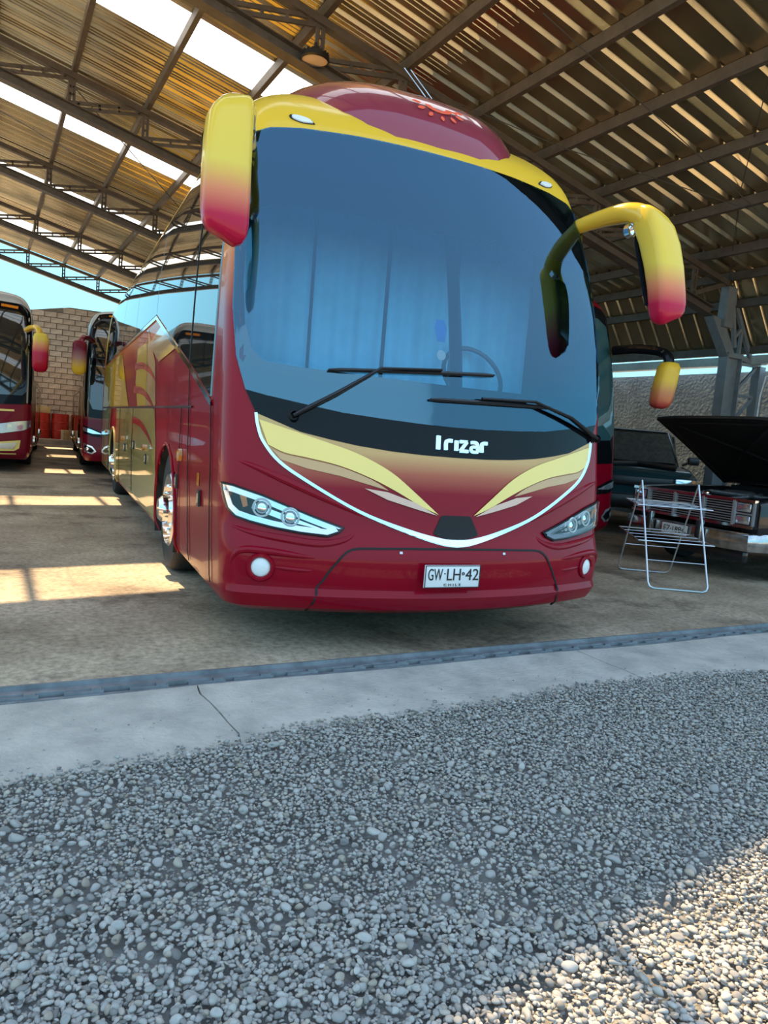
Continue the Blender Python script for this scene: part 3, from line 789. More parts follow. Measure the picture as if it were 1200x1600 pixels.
def lamp_ring(u, z, r0, r1, off, name, material, parent, n=24):
    c = [S.on(u+math.cos(2*PI*k/n)*(r0+r1)/2, z+math.sin(2*PI*k/n)*(r0+r1)/2, off) for k in range(n)]
    mb = MB(); V = []; F = []
    nn = S.normal(u, z); t = (r1-r0)/2
    for k in range(n):
        a = 2*PI*k/n; e = (S.on(u+math.cos(a)*.1, z+math.sin(a)*.1)-S.on(u, z)).normalized()
        for q in range(6):
            b = 2*PI*q/6; V.append(c[k]+e*math.cos(b)*t+nn*math.sin(b)*t)
    for k in range(n):
        for q in range(6): F.append((k*6+q, k*6+(q+1) % 6, ((k+1) % n)*6+(q+1) % 6, ((k+1) % n)*6+q))
    return mb.add(V, F).build(name, material, parent)
def lamp_dome(u, z, r, off, bulge, name, material, parent, n=20):
    V = []; F = []; nn = S.normal(u, z)
    for i in range(6):
        t = i/5; rr = r*math.cos(t*PI/2)+1e-4
        for k in range(n):
            a = 2*PI*k/n; V.append(S.on(u+math.cos(a)*rr, z+math.sin(a)*rr, off)+nn*(bulge*math.sin(t*PI/2)))
    for i in range(5):
        for k in range(n): F.append((i*n+k, i*n+(k+1) % n, (i+1)*n+(k+1) % n, (i+1)*n+k))
    F.append(tuple(5*n+k for k in range(n)))
    return MB().add(V, F).build(name, material, parent)
for sg in (-1, 1):
    f_ = (lambda q: q) if sg > 0 else flip
    H = P(f_(hl), 'headlamp', 'black_gloss', 0.004, 0.012, .05, .05)
    d1 = dense(f_(hl)); i1 = dense(inset(f_(hl), .012)); i2 = dense(inset(f_(hl), .042))
    band_ring(d1, i1, 'lamp_gasket', 'seam_dark', 0.012, .012, H)
    band_ring(i1, i2, 'daytime_strip', 'lamp_silver', 0.010, .008, H)
    P(f_([(1.16, .82), (1.02, .775), (.80, .705), (.79, .697), (1.0, .735), (1.17, .79)]), 'reflector_bar', 'chrome', .009, .004, .05, .05, H)
    P(f_([(1.235, .86), (1.20, .855), (1.19, .80), (1.215, .79)]), 'turn_lamp', 'amber', .009, .004, .05, .05, H)
    for u, z in ((1.115, .796), (.962, .755)):
        lamp_ring(sg*u, z, .040, .052, .016, 'lamp_ring', 'lamp_white', H)
        lamp_dome(sg*u, z, .036, .008, .014, 'projector_lens', 'chrome', H)
    P(f_(inset(hl, .006)), 'lamp_cover', 'clear_cover', 0.024, 0.0, .05, .05, H)
    # brow crease above the headlamp and ridges round the fog lamp
    def crease(pts, r, name, material='maroon', depth=0.35):
        q = smooth_line(pts, 5); n = len(q)
        MB().tube([S.on(sg*u, z, -r*depth) for u, z in q], [r*max(0.12, math.sin(PI*min(1, max(0, (i+0.3)/(n-0.4))))**0.6) for i in range(n)], 10).build(name, material, bus)
    crease([(1.27, 1.045), (1.15, 1.01), (1.0, .955), (.8, .88), (.63, .815), (.55, .775)], .026, 'body_crease')
    crease([(1.32, .70), (1.18, .665), (1.0, .64), (.8, .625), (.66, .655), (.60, .70)], .024, 'body_crease')
    crease([(1.30, .46), (1.265, .54), (1.21, .572), (1.08, .570), (.93, .556), (.82, .546)], .022, 'body_crease')
    crease([(1.06, .486), (.98, .482), (.9, .478), (.84, .476)], .014, 'body_crease')
    Fg = lamp_ring(sg*1.12, .482, .052, .078, .006, 'fog_bezel', 'maroon', bus)
    lamp_dome(sg*1.12, .482, .054, .000, .016, 'fog_lens', 'lamp_white', Fg)
    # marker lamps in the yellow visor
    mk = smooth_line([(sg*.80, 3.0), (sg*.83, 3.028), (sg*.90, 3.042), (sg*.945, 3.036), (sg*.935, 3.012), (sg*.87, 2.995), (sg*.80, 3.0)], 3)[:-1]
    if sg < 0: mk = mk[::-1]
    M_ = P(mk, 'marker_recess', 'black_plastic', .006, .006, .05, .05)
    P([((u-sg*.87)*.82+sg*.87, (z-3.02)*.8+3.017) for u, z in mk], 'marker_lens', 'lamp_white', .014, .01, .05, .05, M_)
# roof pod with the sun emblem and aerials
PA = (1.02, 1.28, 0.62); PC = (0.0, 1.98, 3.03)
def pod_y(x, z):
    t = 1-abs(x/PA[0])**3.0-((z-PC[2])/PA[2])**2
    return PC[1]-PA[1]*max(0.0, t)**(1/2.2)
V = []; F = []; NA, NB = 40, 16
for j in range(NB+1):
    ph = (PI/2)*j/NB; zz = PC[2]+PA[2]*math.sin(ph); rr = math.cos(ph)
    for i in range(NA):
        a = 2*PI*i/NA; cx, sy = math.cos(a), math.sin(a)
        ex = 2/3.0; ey = 2/2.2
        V.append((PA[0]*rr**ex*math.copysign(abs(cx)**ex, cx), PC[1]+PA[1]*(1.0 if sy < 0 else 1.35)*rr**ey*math.copysign(abs(sy)**ey, sy), zz))
for j in range(NB):
    for i in range(NA): F.append((j*NA+i, j*NA+(i+1) % NA, (j+1)*NA+(i+1) % NA, (j+1)*NA+i))
pod = MB().add(V, F).build('roof_pod', 'pod_paint', bus, 60)
def podpatch(poly, name, material, off=0.006):
    return flat_patch(poly, lambda x, z, o: Vector((x, pod_y(x, z)-o, z+o*0.4)), off, 0, .04, .03).build(name, material, pod, 50)
ex_, ez_ = 0.03, 3.325
podpatch([(ex_+.10*math.cos(a), ez_+.052*math.sin(a)) for a in [PI+PI*k/10 for k in range(11)]]+[(ex_+.055*math.cos(a), ez_+.002+.030*math.sin(a)) for a in [2*PI-PI*k/10 for k in range(11)]], 'sun_emblem', 'orange_print')
for k in range(7):
    a = PI*0.98+PI*1.04*k/6; r0, r1 = 1.25, 1.85
    c0 = (ex_+.10*r0*math.cos(a), ez_-.005+.058*r0*math.sin(a)); c1 = (ex_+.10*r1*math.cos(a), ez_-.005+.058*r1*math.sin(a))
    podpatch(ribbon([c0, ((c0[0]+c1[0])/2, (c0[1]+c1[1])/2), c1], [.012, .030, .010]), 'emblem_ray', 'orange_print')
podpatch([(ex_+.115+.02*math.cos(2*PI*k/10), ez_-.012+.014*math.sin(2*PI*k/10)) for k in range(10)], 'emblem_dot', 'orange_print')
for dx in (0.0, 0.05):
    A_ = MB().rev([(.016, 0), (.014, .03), (.006, .05), (.001, .052)], (0.17+dx, 1.32, 3.555-.02*dx), 'z', 10).build('aerial_base', 'black_plastic', bus)
    MB().tube([(0.17+dx, 1.32, 3.60), (0.03+dx, 1.42, 3.80)], 0.004, 5).build('aerial_rod', 'chrome_worn', A_)
# maker's lettering on the black cowl, chrome outlines
logo = bpy.data.objects.new('cowl_lettering', None); COL.objects.link(logo); logo.parent = bus
def stroke(pts, wd=0.020):
    q = smooth_line(pts, 4) if len(pts) > 2 else pts
    V = []; F = []
    ol = ribbon(q, wd)
    MBx = flat_patch(ol, S.on, 0.022, 0.014, .03, .03); MBx.build('letter_stroke', 'chrome', logo, 30)
x0 = -0.135; zb, xh, th_ = 1.178, 1.232, 1.256
stroke([(x0+.012, zb), (x0+.016, th_)], .024)
stroke([(x0+.062, zb), (x0+.064, xh-.012), (x0+.078, xh), (x0+.105, xh)])
stroke([(x0+.130, zb), (x0+.133, xh+.004)], .022)
stroke([(x0+.155, xh), (x0+.205, xh)], .018); stroke([(x0+.203, xh), (x0+.157, zb)], .018); stroke([(x0+.155, zb), (x0+.21, zb)], .018)
stroke([(x0+.232, xh), (x0+.262, xh), (x0+.276, xh-.014), (x0+.277, zb)], .018); stroke([(x0+.277, zb+.028), (x0+.24, zb+.028), (x0+.23, zb+.014), (x0+.24, zb), (x0+.277, zb)], .016)
stroke([(x0+.305, zb), (x0+.307, xh-.010), (x0+.318, xh), (x0+.345, xh)])
# number plate
plate = MB().rbox((-0.05, -0.012, 0.475), (0.36, 0.012, 0.13), 0.004).build('number_plate', 'plate_white', bus)
for c, d in (((-0.05, -0.019, .537), (.352, .004, .004)), ((-0.05, -0.019, .413), (.352, .004, .004)), ((-.226, -0.019, .475), (.004, .004, .128)), ((.126, -0.019, .475), (.004, .004, .128))):
    MB().box(c, d).build('plate_border', 'plate_ink', plate, 0)
for t, wd, xx in (('GW', .092, -.163), ('LH', .088, -.045), ('42', .086, .075)):
    put_text(t, wd, .066, (xx, -0.019, .487), 'plate_ink', plate, 'plate_lettering', .002)
MB().box((-.103, -.019, .492), (.007, .004, .007)).build('plate_dot', 'plate_ink', plate, 0)
MB().rev([(.009, 0), (.009, .004), (.005, .004), (.005, 0)], (.016, -.022, .492), 'y', 12).build('plate_seal', 'plate_ink', plate)
put_text('C H I L E', .11, .014, (-.05, -.019, .428), 'plate_ink', plate, 'plate_lettering', .002)
# wipers
def wiper(pts, blade, pivot):
    A_ = MB().tube([S.on(u, z, o) for u, z, o in pts], [.022, .020, .015, .012][:len(pts)], 8, flat=0.6).build('wiper_arm', 'black_plastic', bus)
    q = [S.on(blade[0][0]+(blade[1][0]-blade[0][0])*k/14, blade[0][1]+(blade[1][1]-blade[0][1])*k/14, .030) for k in range(15)]
    mb = MB().tube(q, [.006]+[.012]*13+[.006], 6); mb.tube([p+Vector((0, .012, -.006)) for p in q], .006, 5); mb.build('wiper_blade', 'black_plastic', A_)
    MB().rev([(.026, -.03), (.026, .03), (.014, .036), (.001, .036)], S.on(pivot[0], pivot[1], .02), 'y', 14).build('wiper_pivot', 'black_matte', A_)
wiper([(-.957, 1.299, .03), (-.72, 1.44, .06), (-.49, 1.59, .065), (-.12, 1.625, .045)], ((-.775, 1.563), (.246, 1.638)), (-.957, 1.299))
wiper([(1.19, 1.325, .03), (.86, 1.435, .06), (.54, 1.505, .06), (.15, 1.49, .045)], ((-.18, 1.458), (.70, 1.49)), (1.19, 1.325))
# mirrors: arm out of the corner post, long drop housing, dark glass behind
def mirror(sg, name_paint):
    root_ = MB()
    prof = []
    path = smooth_line([(1.165, .84, 2.79), (1.25, .62, 2.83), (1.31, .42, 2.83), (1.365, .31, 2.77), (1.385, .26, 2.66)], 5)
    n = len(path)
    arm = MB().tube([(sg*x, y, z) for x, y, z in path], [.055+.05*math.sin(PI*0.5*i/(n-1)) for i in range(n)], 14, flat=0.75).build('mirror_arm', 'yellow', bus)
    rings = []
    #           z    cx    cy   hx(half width)  hy(half depth)
    st = [(2.835, 1.36, .32, .045, .05), (2.825, 1.363, .315, .080, .08), (2.79, 1.37, .30, .100, .10), (2.72, 1.385, .27, .110, .11), (2.60, 1.40, .215, .113, .105), (2.45, 1.41, .165, .114, .095), (2.30, 1.415, .125, .114, .086), (2.20, 1.417, .105, .112, .080), (2.15, 1.417, .098, .104, .072), (2.115, 1.417, .094, .084, .055), (2.10, 1.417, .09, .05, .03)]
    for z, cx, cy, hx, hy in st:
        r = []
        for k in range(24):
            a = 2*PI*k/24; ca, sa = math.cos(a), math.sin(a); e = 0.55
            x = math.copysign(abs(ca)**e, ca)*hx; y = math.copysign(abs(sa)**e, sa)*hy
            zz = z + (0.025*(x/hx) if z < 2.25 else 0.0)*1.0 - (0.02*(x/hx) if z > 2.75 else 0)
            r.append((sg*(cx+x), cy+y, zz))
        rings.append(r)
    h_ = MB().loft(rings).build('mirror_housing', 'mirror_paint', bus, 50)
    bk = MB().prism([(-.10, 2.20), (.10, 2.18), (.105, 2.62), (.08, 2.70), (-.08, 2.70), (-.105, 2.62)], 0, .02, lambda x, z, y: (sg*(1.405+x), .205+.115+y-.37*(2.62-z), z)).build('mirror_back', 'black_gloss', h_, 30)
    MB().prism([(-.085, 2.22), (.085, 2.20), (.09, 2.60), (-.09, 2.62)], 0, .006, lambda x, z, y: (sg*(1.405+x), .205+.137+y-.37*(2.62-z), z)).build('mirror_glass', 'chrome', h_, 30)
    MB().rev([(.045, -.02), (.05, .02), (.03, .04), (.001, .045)], (sg*1.28, .36, 2.70), 'y', 14).build('kerb_mirror', 'chrome', h_)
    return h_
mirror(-1, 'mirror_paint'); mirror(1, 'mirror_paint')
# ---- coach side
sill = [(0.78, 1.34), (1.58, 1.585), (3.70, 2.15), (YMAX-.5, 2.10)]
def sill_z(y):
    for a, b in zip(sill, sill[1:]):
        if a[0] <= y <= b[0]: return a[1]+(b[1]-a[1])*(y-a[0])/(b[0]-a[0])
    return 2.1
for sg in (-1, 1):
    edges = [.80, 1.60, 3.70, 5.60, 7.5, 9.2, YMAX-.5]
    for a, b in zip(edges, edges[1:]):
        ya, yb = a+.012, b-.012
        mids = [s for s in sill if ya < s[0] < yb]
        lo = [(ya, sill_z(ya)+.03)]+[(s[0], s[1]+.03) for s in mids]+[(yb, sill_z(yb)+.03)]
        tz = lambda y: 3.04 if y > 1.3 else 2.78+.33*max(0, y-.8)
        PS(lo+[(yb, tz(yb)), (max(ya, min(1.4, yb)), tz(max(ya, min(1.4, yb)))), (ya, tz(ya))] if ya < 1.3 else lo+[(yb, 3.04), (ya, 3.04)], 'side_window', 'side_glass', .008, .012, sg)
    PS(ribbon([(y, z) for y, z in sill], .035), 'chrome_sill', 'chrome', .012, .014, sg)
    # livery bands
    PS([(3.14, .30), (7.80, .30), (7.80, 1.31), (3.4, 1.31), (3.22, 1.0), (3.16, .7)], 'gold_band', 'gold_side', .004, .0, sg)
    PS([(9.0, .30), (YMAX-.3, .30), (YMAX-.3, 1.31), (9.0, 1.31)], 'gold_band', 'gold_side', .004, .0, sg)
    PS([(3.35, 1.335), (4.9, 1.335), (5.2, 1.7), (5.2, 2.09), (4.3, 2.09), (3.55, 1.72)], 'tan_band', 'stripe_tan', .004, .0, sg)
    PS([(4.1, 1.335), (4.9, 1.335), (5.25, 1.6), (5.25, 1.98), (4.35, 1.98), (4.2, 1.7)], 'yellow_band', 'yellow', .006, .0, sg)
    PS([(4.3, 1.98), (5.2, 1.98), (5.2, 2.10), (4.35, 2.10)], 'red_band', 'stripe_red', .0065, .0, sg)
    for zz in (1.62, 1.36, 1.02):
        PS(smooth_line([(3.35, zz-.08), (3.9, zz+.02), (4.6, zz+.10), (5.4, zz+.12)], 3)+smooth_line([(5.4, zz+.20), (4.6, zz+.17), (3.9, zz+.07), (3.35, zz-.08)], 3)[:-1], 'red_swoosh', 'stripe_red', .008, .0, sg)
    PS([(1.75, 1.80), (3.35, 2.03), (4.2, 1.95), (3.3, 1.72)], 'tan_band', 'stripe_tan', .006, .0, sg)
    PS([(6.0, 1.335), (YMAX-.3, 1.335), (YMAX-.3, 2.07), (7.4, 2.07)], 'yellow_band', 'yellow', .004, .0, sg)
    # panel joints, hatches, handles, side lamps
    for pts in ([(.62, .32), (.66, .7), (.70, 1.0), (.78, 1.34)], [(1.37, .30), (1.42, .7), (1.52, 1.2), (1.60, 1.58)], [(1.42, 1.32), (YMAX-.4, 1.32)], [(5.35, .32), (5.35, 1.31)], [(7.15, .32), (7.15, 1.31)], [(9.3, .32), (9.3, 1.31)], [(1.85, .32), (1.85, 1.31)]):
        PS(ribbon(pts, .012), 'panel_joint', 'seam_dark', .010, .004, sg)
    PS([(.78, .78), (1.60, 1.585), (1.60, 3.0), (.80, 2.78)] if False else ribbon([(1.60, 1.60), (1.60, 3.04)], .02), 'window_joint', 'seam_dark', .012, .004, sg)
    for y, z in ((1.0, .76), (1.92, .78), (3.9, .82), (6.2, .82), (5.1, .9)):
        h_ = PS([(y-.03, z-.05), (y+.03, z-.05), (y+.03, z+.05), (y-.03, z+.05)], 'hatch_handle', 'black_plastic', .016, .012, sg)
        PS([(y-.012, z-.03), (y+.012, z-.03), (y+.012, z+.03), (y-.012, z+.03)], 'handle_grip', 'chrome_worn', .022, .008, sg, h_)
    for y, z, r in ((1.78, .98, .045), (4.05, .92, .03), (6.6, .92, .03), (9.9, .92, .03)):
        PS([(y+r*math.cos(2*PI*k/14), z+r*math.sin(2*PI*k/14)) for k in range(14)], 'side_lamp', 'amber', .028, .026, sg)
    PS([(1.04, .83), (1.10, .83), (1.10, .91), (1.04, .91)], 'amber_decal', 'amber', .008, .004, sg)
    # wheel arches
    for ay, az, ar in ARCH:
        mb = MB(); V = []; F = []
        n_ = 30
        for k in range(n_+1):
            a = -0.36+(PI+.72)*k/n_
            y = ay+math.cos(a)*ar*0.985; z = max(.235, az+math.sin(a)*ar*0.985)
            V += [(sg*1.288, y, z), (sg*.78, y, z)]
        for k in range(n_): F.append((2*k, 2*k+2, 2*k+3, 2*k+1))
        mb.add(V, F); mb.build('arch_liner', 'underbody', bus)
        MB().tube([S.side(ay+math.cos(a)*ar, max(.24, az+math.sin(a)*ar), .004, sg) for a in [-.34+(PI+.68)*k/40 for k in range(41)]], .013, 8).build('arch_lip', 'gold_side' if ay > 5 else 'maroon', bus)
        wheel(bus, sg*1.10, ay, .50, .30, sg)
MB().box((0, 5.9, .44), (1.5, 10.6, .40)).box((0, 1.12, .40), (2.3, 1.5, .28)).box((0, 5.45, .42), (2.44, 4.6, .24)).build('underbody', 'underbody', bus, 0)
# interior seen through the windscreen
MB().prism([(.42, 1.20), (1.05, 1.20), (1.05, 1.50), (.85, 1.55), (.60, 1.46), (.42, 1.34)], -1.12, 1.12, lambda y, z, x: (x, y, z)).build('dashboard', 'interior_dark', bus)
MB().box((0, 2.3, 2.0), (2.36, .05, 2.0)).build('partition', 'interior_blue', bus, 0)
for x0_, x1_ in ((-1.10, -.62), (-.60, -.08), (-.06, .46), (.48, 1.10)):
    n_ = int((x1_-x0_)/.022); V = []; F = []
    for k in range(n_+1):
        x = x0_+(x1_-x0_)*k/n_; y = 1.17+.018*math.sin(k*.9)+.008*math.sin(k*.37)
        V += [(x, y, 1.50), (x, y, 2.66)]
    for k in range(n_): F.append((2*k, 2*k+2, 2*k+3, 2*k+1))
    MB().add(V, F).build('curtain', 'curtain_blue', bus)
MB().box((0, 1.9, .95), (2.3, 2.9, .04)).build('cab_floor', 'interior_dark', bus, 0)
MB().box((0, 2.2, 2.95), (2.2, 2.2, .04)).build('cab_lining', 'interior_pale', bus, 0)
sw = [(.55+math.cos(a)*.23, .98+math.sin(a)*.11, 1.70+math.sin(a)*.20) for a in [2*PI*k/28 for k in range(29)]]
MB().tube(sw, .017, 7, False).build('steering_wheel', 'black_plastic', bus)
for x in (.55, -.6):
    mb = MB(); mb.rbox((x, 1.72, 1.35), (.5, .5, .14), .05); mb.rbox((x, 2.0, 1.75), (.48, .14, .75), .05, Matrix.Rotation(.15, 3, 'X')); mb.rbox((x, 2.07, 2.2), (.28, .1, .2), .04); mb.build('cab_seat', 'interior_dark', bus)
P([(-.125, 1.93), (-.075, 1.93), (-.06, 1.88), (-.075, 1.80), (-.125, 1.80), (-.14, 1.88)], 'windscreen_sticker', 'sticker_blue', -.002, 0)
P([(-.10+.03*math.cos(2*PI*k/16), 1.723+.03*math.sin(2*PI*k/16)) for k in range(16)], 'windscreen_disc', 'plate_white', -.002, 0)

# ================================================================== the other coaches
TAB2 = [(.24,.12,.10,1.21,.15,.22),(.30,.04,.10,1.25,.14,.22),(.40,.0,.10,1.27,.14,.22),(.90,.02,.10,1.28,.14,.22),(1.4,.08,.10,1.28,.14,.22),(2.2,.22,.10,1.265,.14,.22),(2.85,.38,.10,1.23,.15,.24),(3.05,.46,.10,1.19,.18,.28),(3.2,.60,.10,1.12,.22,.34),(3.30,.80,.10,1.02,.25,.40),(3.36,1.05,.10,.86,.26,.45),(3.40,1.4,.10,.6,.2,.5)]
S2 = Shell(TAB2)
grad('livery_silver', 'Z', [(0, (.20, .008, .022)), (1.28, (.20, .008, .022)), (1.30, (.40, .385, .36)), (3.6, (.44, .42, .39))])
grad('livery_goldside', 'Z', [(0, (.20, .008, .022)), (1.05, (.20, .008, .022)), (1.25, (.30, .20, .10)), (2.2, (.36, .33, .27)), (3.6, (.42, .40, .37))])
grad('livery_yellow', 'Z', [(0, MAROON), (1.1, MAROON), (1.3, GOLD), (1.6, YELLOW), (3.6, YELLOW)])
def other_coach(label, loc, style, length=11.5, rz_=0.0):
    t = thing('coach', label, 'coach', loc, rz_)
    def Q(poly, name, material, off=.006, thick=.012, parent=t): return flat_patch(poly, S2.on, off, thick, .09, .09).build(name, material, parent, 40)
    def QS(poly, name, material, off=.006, thick=.012, sg=-1, parent=t): return flat_patch(poly, lambda y, z, o: S2.side(y, z, o, sg), off, thick, .6, .2).build(name, material, parent, 40)
    arch = [(2.55, .46, .58), (8.4, .46, .58)]
    coach_body(S2, length, None, arch).build('body_shell', {'silver': 'livery_silver', 'black': 'livery_goldside', 'maroon': 'maroon', 'yellow': 'livery_yellow'}[style], t, 30)
    if style == 'silver':
        Q(mirrored([(0, 3.12), (1.05, 3.10), (1.25, 2.98), (1.34, 2.3), (1.34, 1.35), (1.30, 1.27), (0, 1.18)]), 'black_surround', 'black_gloss')
        Wn = Q(mirrored([(0, 2.96), (1.0, 2.95), (1.14, 2.86), (1.20, 2.2), (1.20, 1.5), (1.12, 1.42), (0, 1.38)]), 'windscreen', 'dark_screen', .012)
        Q([(-.03, 1.38), (.03, 1.38), (.03, 2.96), (-.03, 2.96)], 'centre_mullion', 'black_matte', .018, .012, Wn)
        for s_ in (1, -1):
            f_ = (lambda q: q) if s_ > 0 else flip
            Q(f_([(1.0, 3.04), (.72, 3.05), (.72, 3.0), (1.0, 2.99)]), 'marker_lamp', 'amber', .02, .014)
            Q(f_([(1.0, 1.12), (.5, 1.10), (.35, .92), (.32, .90), (.44, 1.06), (.52, 1.14), (1.0, 1.155)]), 'gold_stripe', 'pale_yellow', .008, 0)
            H = Q(f_([(1.33, .98), (1.0, .93), (.68, .86), (.52, .80), (.56, .74), (.80, .71), (1.15, .78), (1.32, .86)]), 'headlamp', 'lamp_silver', .010)
            for u in (.72, .92, 1.1): 
                c_ = [(u+.05*math.cos(2*PI*k/12), .82+.06*(u-.7)+.05*math.sin(2*PI*k/12)) for k in range(12)]
                Q(f_(c_), 'lamp_lens', 'chrome', .02, .01, H)
            Fb = Q(f_([(1.12, .60), (.72, .55), (.55, .42), (.60, .38), (1.02, .40), (1.1, .45)]), 'fog_bezel', 'pale_yellow', .010)
            Q(f_([(1.07, .56), (.74, .52), (.64, .43), (1.0, .43)]), 'fog_lens', 'lamp_silver', .018, .01, Fb)
        Q(mirrored([(0, .32), (.5, .325), (1.05, .34), (1.05, .355), (.5, .345), (0, .34)]), 'gold_trim', 'pale_yellow', .010)
    else:
        tp = 3.27 if style == 'black' else 3.1
        Q(mirrored([(0, tp), (.8, tp-.01), (1.05, tp-.06), (1.22, 2.9), (1.31, 2.3), (1.31, 1.3), (1.27, 1.12), (0, 1.05)]), 'black_surround', 'black_gloss')
        if style == 'black':
            Q(mirrored([(0, 3.08), (.9, 3.06), (1.08, 2.95), (1.18, 2.3), (0, 2.24)]), 'upper_screen', 'dark_screen', .012)
            Q(mirrored([(0, 2.12), (1.20, 2.16), (1.22, 1.5), (1.12, 1.28), (0, 1.22)]), 'windscreen', 'dark_screen', .012)
        else:
            Q(mirrored([(0, 2.92), (.95, 2.9), (1.10, 2.82), (1.20, 2.2), (1.20, 1.5), (1.12, 1.40), (0, 1.32)]), 'windscreen', 'teal_screen', .012)
        for s_ in (1, -1):
            f_ = (lambda q: q) if s_ > 0 else flip
            if style == 'black': Q(f_([(.85, 3.20), (.70, 3.21), (.70, 3.17), (.85, 3.16)]), 'marker_lamp', 'amber', .02, .014)
            H = Q(f_([(1.33, .95), (1.12, .90), (.80, .78), (.84, .72), (1.10, .74), (1.33, .80)]), 'headlamp', 'black_gloss', .010)
            Q(f_([(1.31, .92), (1.12, .87), (.90, .79), (1.1, .79), (1.31, .84)]), 'daytime_strip', 'lamp_silver', .018, .006, H)
            Fb = Q(f_([(1.30, .60), (1.10, .54), (1.02, .44), (1.10, .38), (1.27, .42)]), 'fog_bezel', 'lamp_silver', .010)
            Q(f_([(1.27, .56), (1.12, .51), (1.06, .45), (1.12, .41), (1.24, .45)]), 'fog_panel', 'black_gloss', .016, .006, Fb)
            Q(f_([(1.20+.035*math.cos(2*PI*k/14), .485+.035*math.sin(2*PI*k/14)) for k in range(14)]), 'fog_lens', 'lamp_silver', .024, .008, Fb)
            lo = [(.02, .98), (.6, .98), (1.2, 1.08)]
    for sg in (-1, 1):
        for a, b in ((.9, 2.6), (2.65, 4.4), (4.45, 6.2), (6.25, 8.0), (8.05, 9.8), (9.85, length-.5)):
            QS([(a, 1.75), (b, 1.75), (b, 2.95), (a, 2.95)], 'side_window', 'side_glass', .008, .012, sg)
        if style not in ('maroon', 'yellow'):
            QS([(3.3, .32), (7.6, .32), (7.6, 1.65), (3.3, 1.65)], 'gold_band', 'gold_side', .004, 0, sg)
            QS([(9.1, .32), (length-.3, .32), (length-.3, 1.65), (9.1, 1.65)], 'gold_band', 'gold_side', .004, 0, sg)
            QS([(3.5, 1.68), (length-.3, 1.68), (length-.3, 1.74), (3.5, 1.74)], 'pale_band', 'pale_yellow', .004, 0, sg)
        for y in (.75, 1.75, 5.0, 6.6):
            QS(ribbon([(y, .32), (y, 1.65)], .014), 'panel_joint', 'seam_dark', .010, .004, sg)
        for ay, az, ar in arch:
            V = []; F = []
            for k in range(21):
                a = -.36+(PI+.72)*k/20; y = ay+math.cos(a)*ar; z = max(.25, az+math.sin(a)*ar); V += [(sg*1.27, y, z), (sg*.75, y, z)]
            for k in range(20): F.append((2*k, 2*k+2, 2*k+3, 2*k+1))
            MB().add(V, F).build('arch_liner', 'underbody', t)
            wheel(t, sg*1.09, ay, .50, .30, sg, False)
    MB().box((0, 5.9, .42), (1.5, 10.4, .36)).build('underbody', 'underbody', t, 0)
    # drop mirrors
    for sg in (-1, 1):
        if style in ('maroon', 'yellow'):
            cx, cy, z1, z0, paint, ap = 1.44, -.32, 2.38, 1.82, 'mirror_paint_low', 'black_gloss'
            path = [(1.14, .35, 2.52), (1.28, .1, 2.54), (1.38, -.2, 2.50), (1.42, -.30, 2.42), (1.42, -.31, 2.30)]
        else:
            cx, cy, z1, z0, paint, ap = (1.40, -.12, 2.56, 1.86, 'mirror_paint', 'yellow') if style == 'silver' else (1.40, -.10, 2.58, 1.92, 'mirror_paint_flip', 'maroon_deep')
            path = [(1.16, .3, 2.62), (1.25, .1, 2.66), (1.34, -.06, 2.64), (1.38, -.1, 2.55)]
        A_ = MB().tube([(sg*x, y, z) for x, y, z in smooth_line(path, 4)], .075 if style == 'maroon' else .06, 10, flat=.8).build('mirror_arm', ap, t)
        rings = []; h = z1-z0
        for f, q in ((1.0, .35), (.97, .75), (.88, .97), (.6, 1.0), (.3, 1.0), (.12, .95), (.04, .75), (0, .4)):
            r = []
            for k in range(18):
                a = 2*PI*k/18; ca, sa = math.cos(a), math.sin(a)
                lean = (0.10*(f-1) if style == 'maroon' else 0)
                r.append((sg*(cx+lean+.135*q*math.copysign(abs(ca)**.6, ca)), cy+.10*q*math.copysign(abs(sa)**.6, sa), z0+h*f))
            rings.append(r)
        H_ = MB().loft(rings).build('mirror_housing', paint, t, 50)
        MB().prism([(-.10, z0+.08), (.10, z0+.08), (.10, z1-.10), (-.10, z1-.10)], 0, .02, lambda x, z, y: (sg*(cx+x), cy+.09+y, z)).build('mirror_glass', 'black_gloss', H_, 0)
    return t
other_coach('maroon coach with silver roof cut off by the left edge of the picture', (-3.78, 11.35, 0), 'silver')
other_coach('coach with all-black front parked right behind the large maroon coach', (-.31, 12.1, 0), 'black')
other_coach('maroon coach with a teal windscreen tucked in between the large coach and the cars', (3.09, 3.45, 0), 'maroon')


# ================================================================== the old sedan with its bonnet up (nose towards -X; built nose +x)
mat('sedan_black', (0.014, 0.014, 0.016), 0.3, coat=0.7, var=0.3, vscale=8)
mat('bonnet_black', (0.010, 0.010, 0.011), 0.6, bump=0.2, bscale=30)
mat('sedan_silver', (0.52, 0.53, 0.55), 0.4, metal=0.6)
mat('dusty_glass', (0.09, 0.09, 0.085), 0.25, var=0.4, vscale=12)
mat('suv_teal', (0.012, 0.045, 0.055), 0.25, coat=1.0)
mat('suv_black', (0.012, 0.013, 0.014), 0.35, coat=0.6)
mat('red_paint', (0.45, 0.015, 0.02), 0.35, coat=0.8)
mat('engine_grey', (0.10, 0.10, 0.10), 0.55, metal=0.4, var=0.4, vscale=20)
def rring(x, hw, z0, z1, r, n=5, yc=0.0):
    """rounded rectangle across the car at station x"""
    out = []
    for cx, cz, a0 in ((hw-r, z1-r, 0), (-hw+r, z1-r, PI/2), (-hw+r, z0+r, PI), (hw-r, z0+r, 1.5*PI)):
        for k in range(n):
            a = a0+PI/2*k/(n-1); out.append((x, yc+cx+math.cos(a)*r, cz+math.sin(a)*r))
    return out
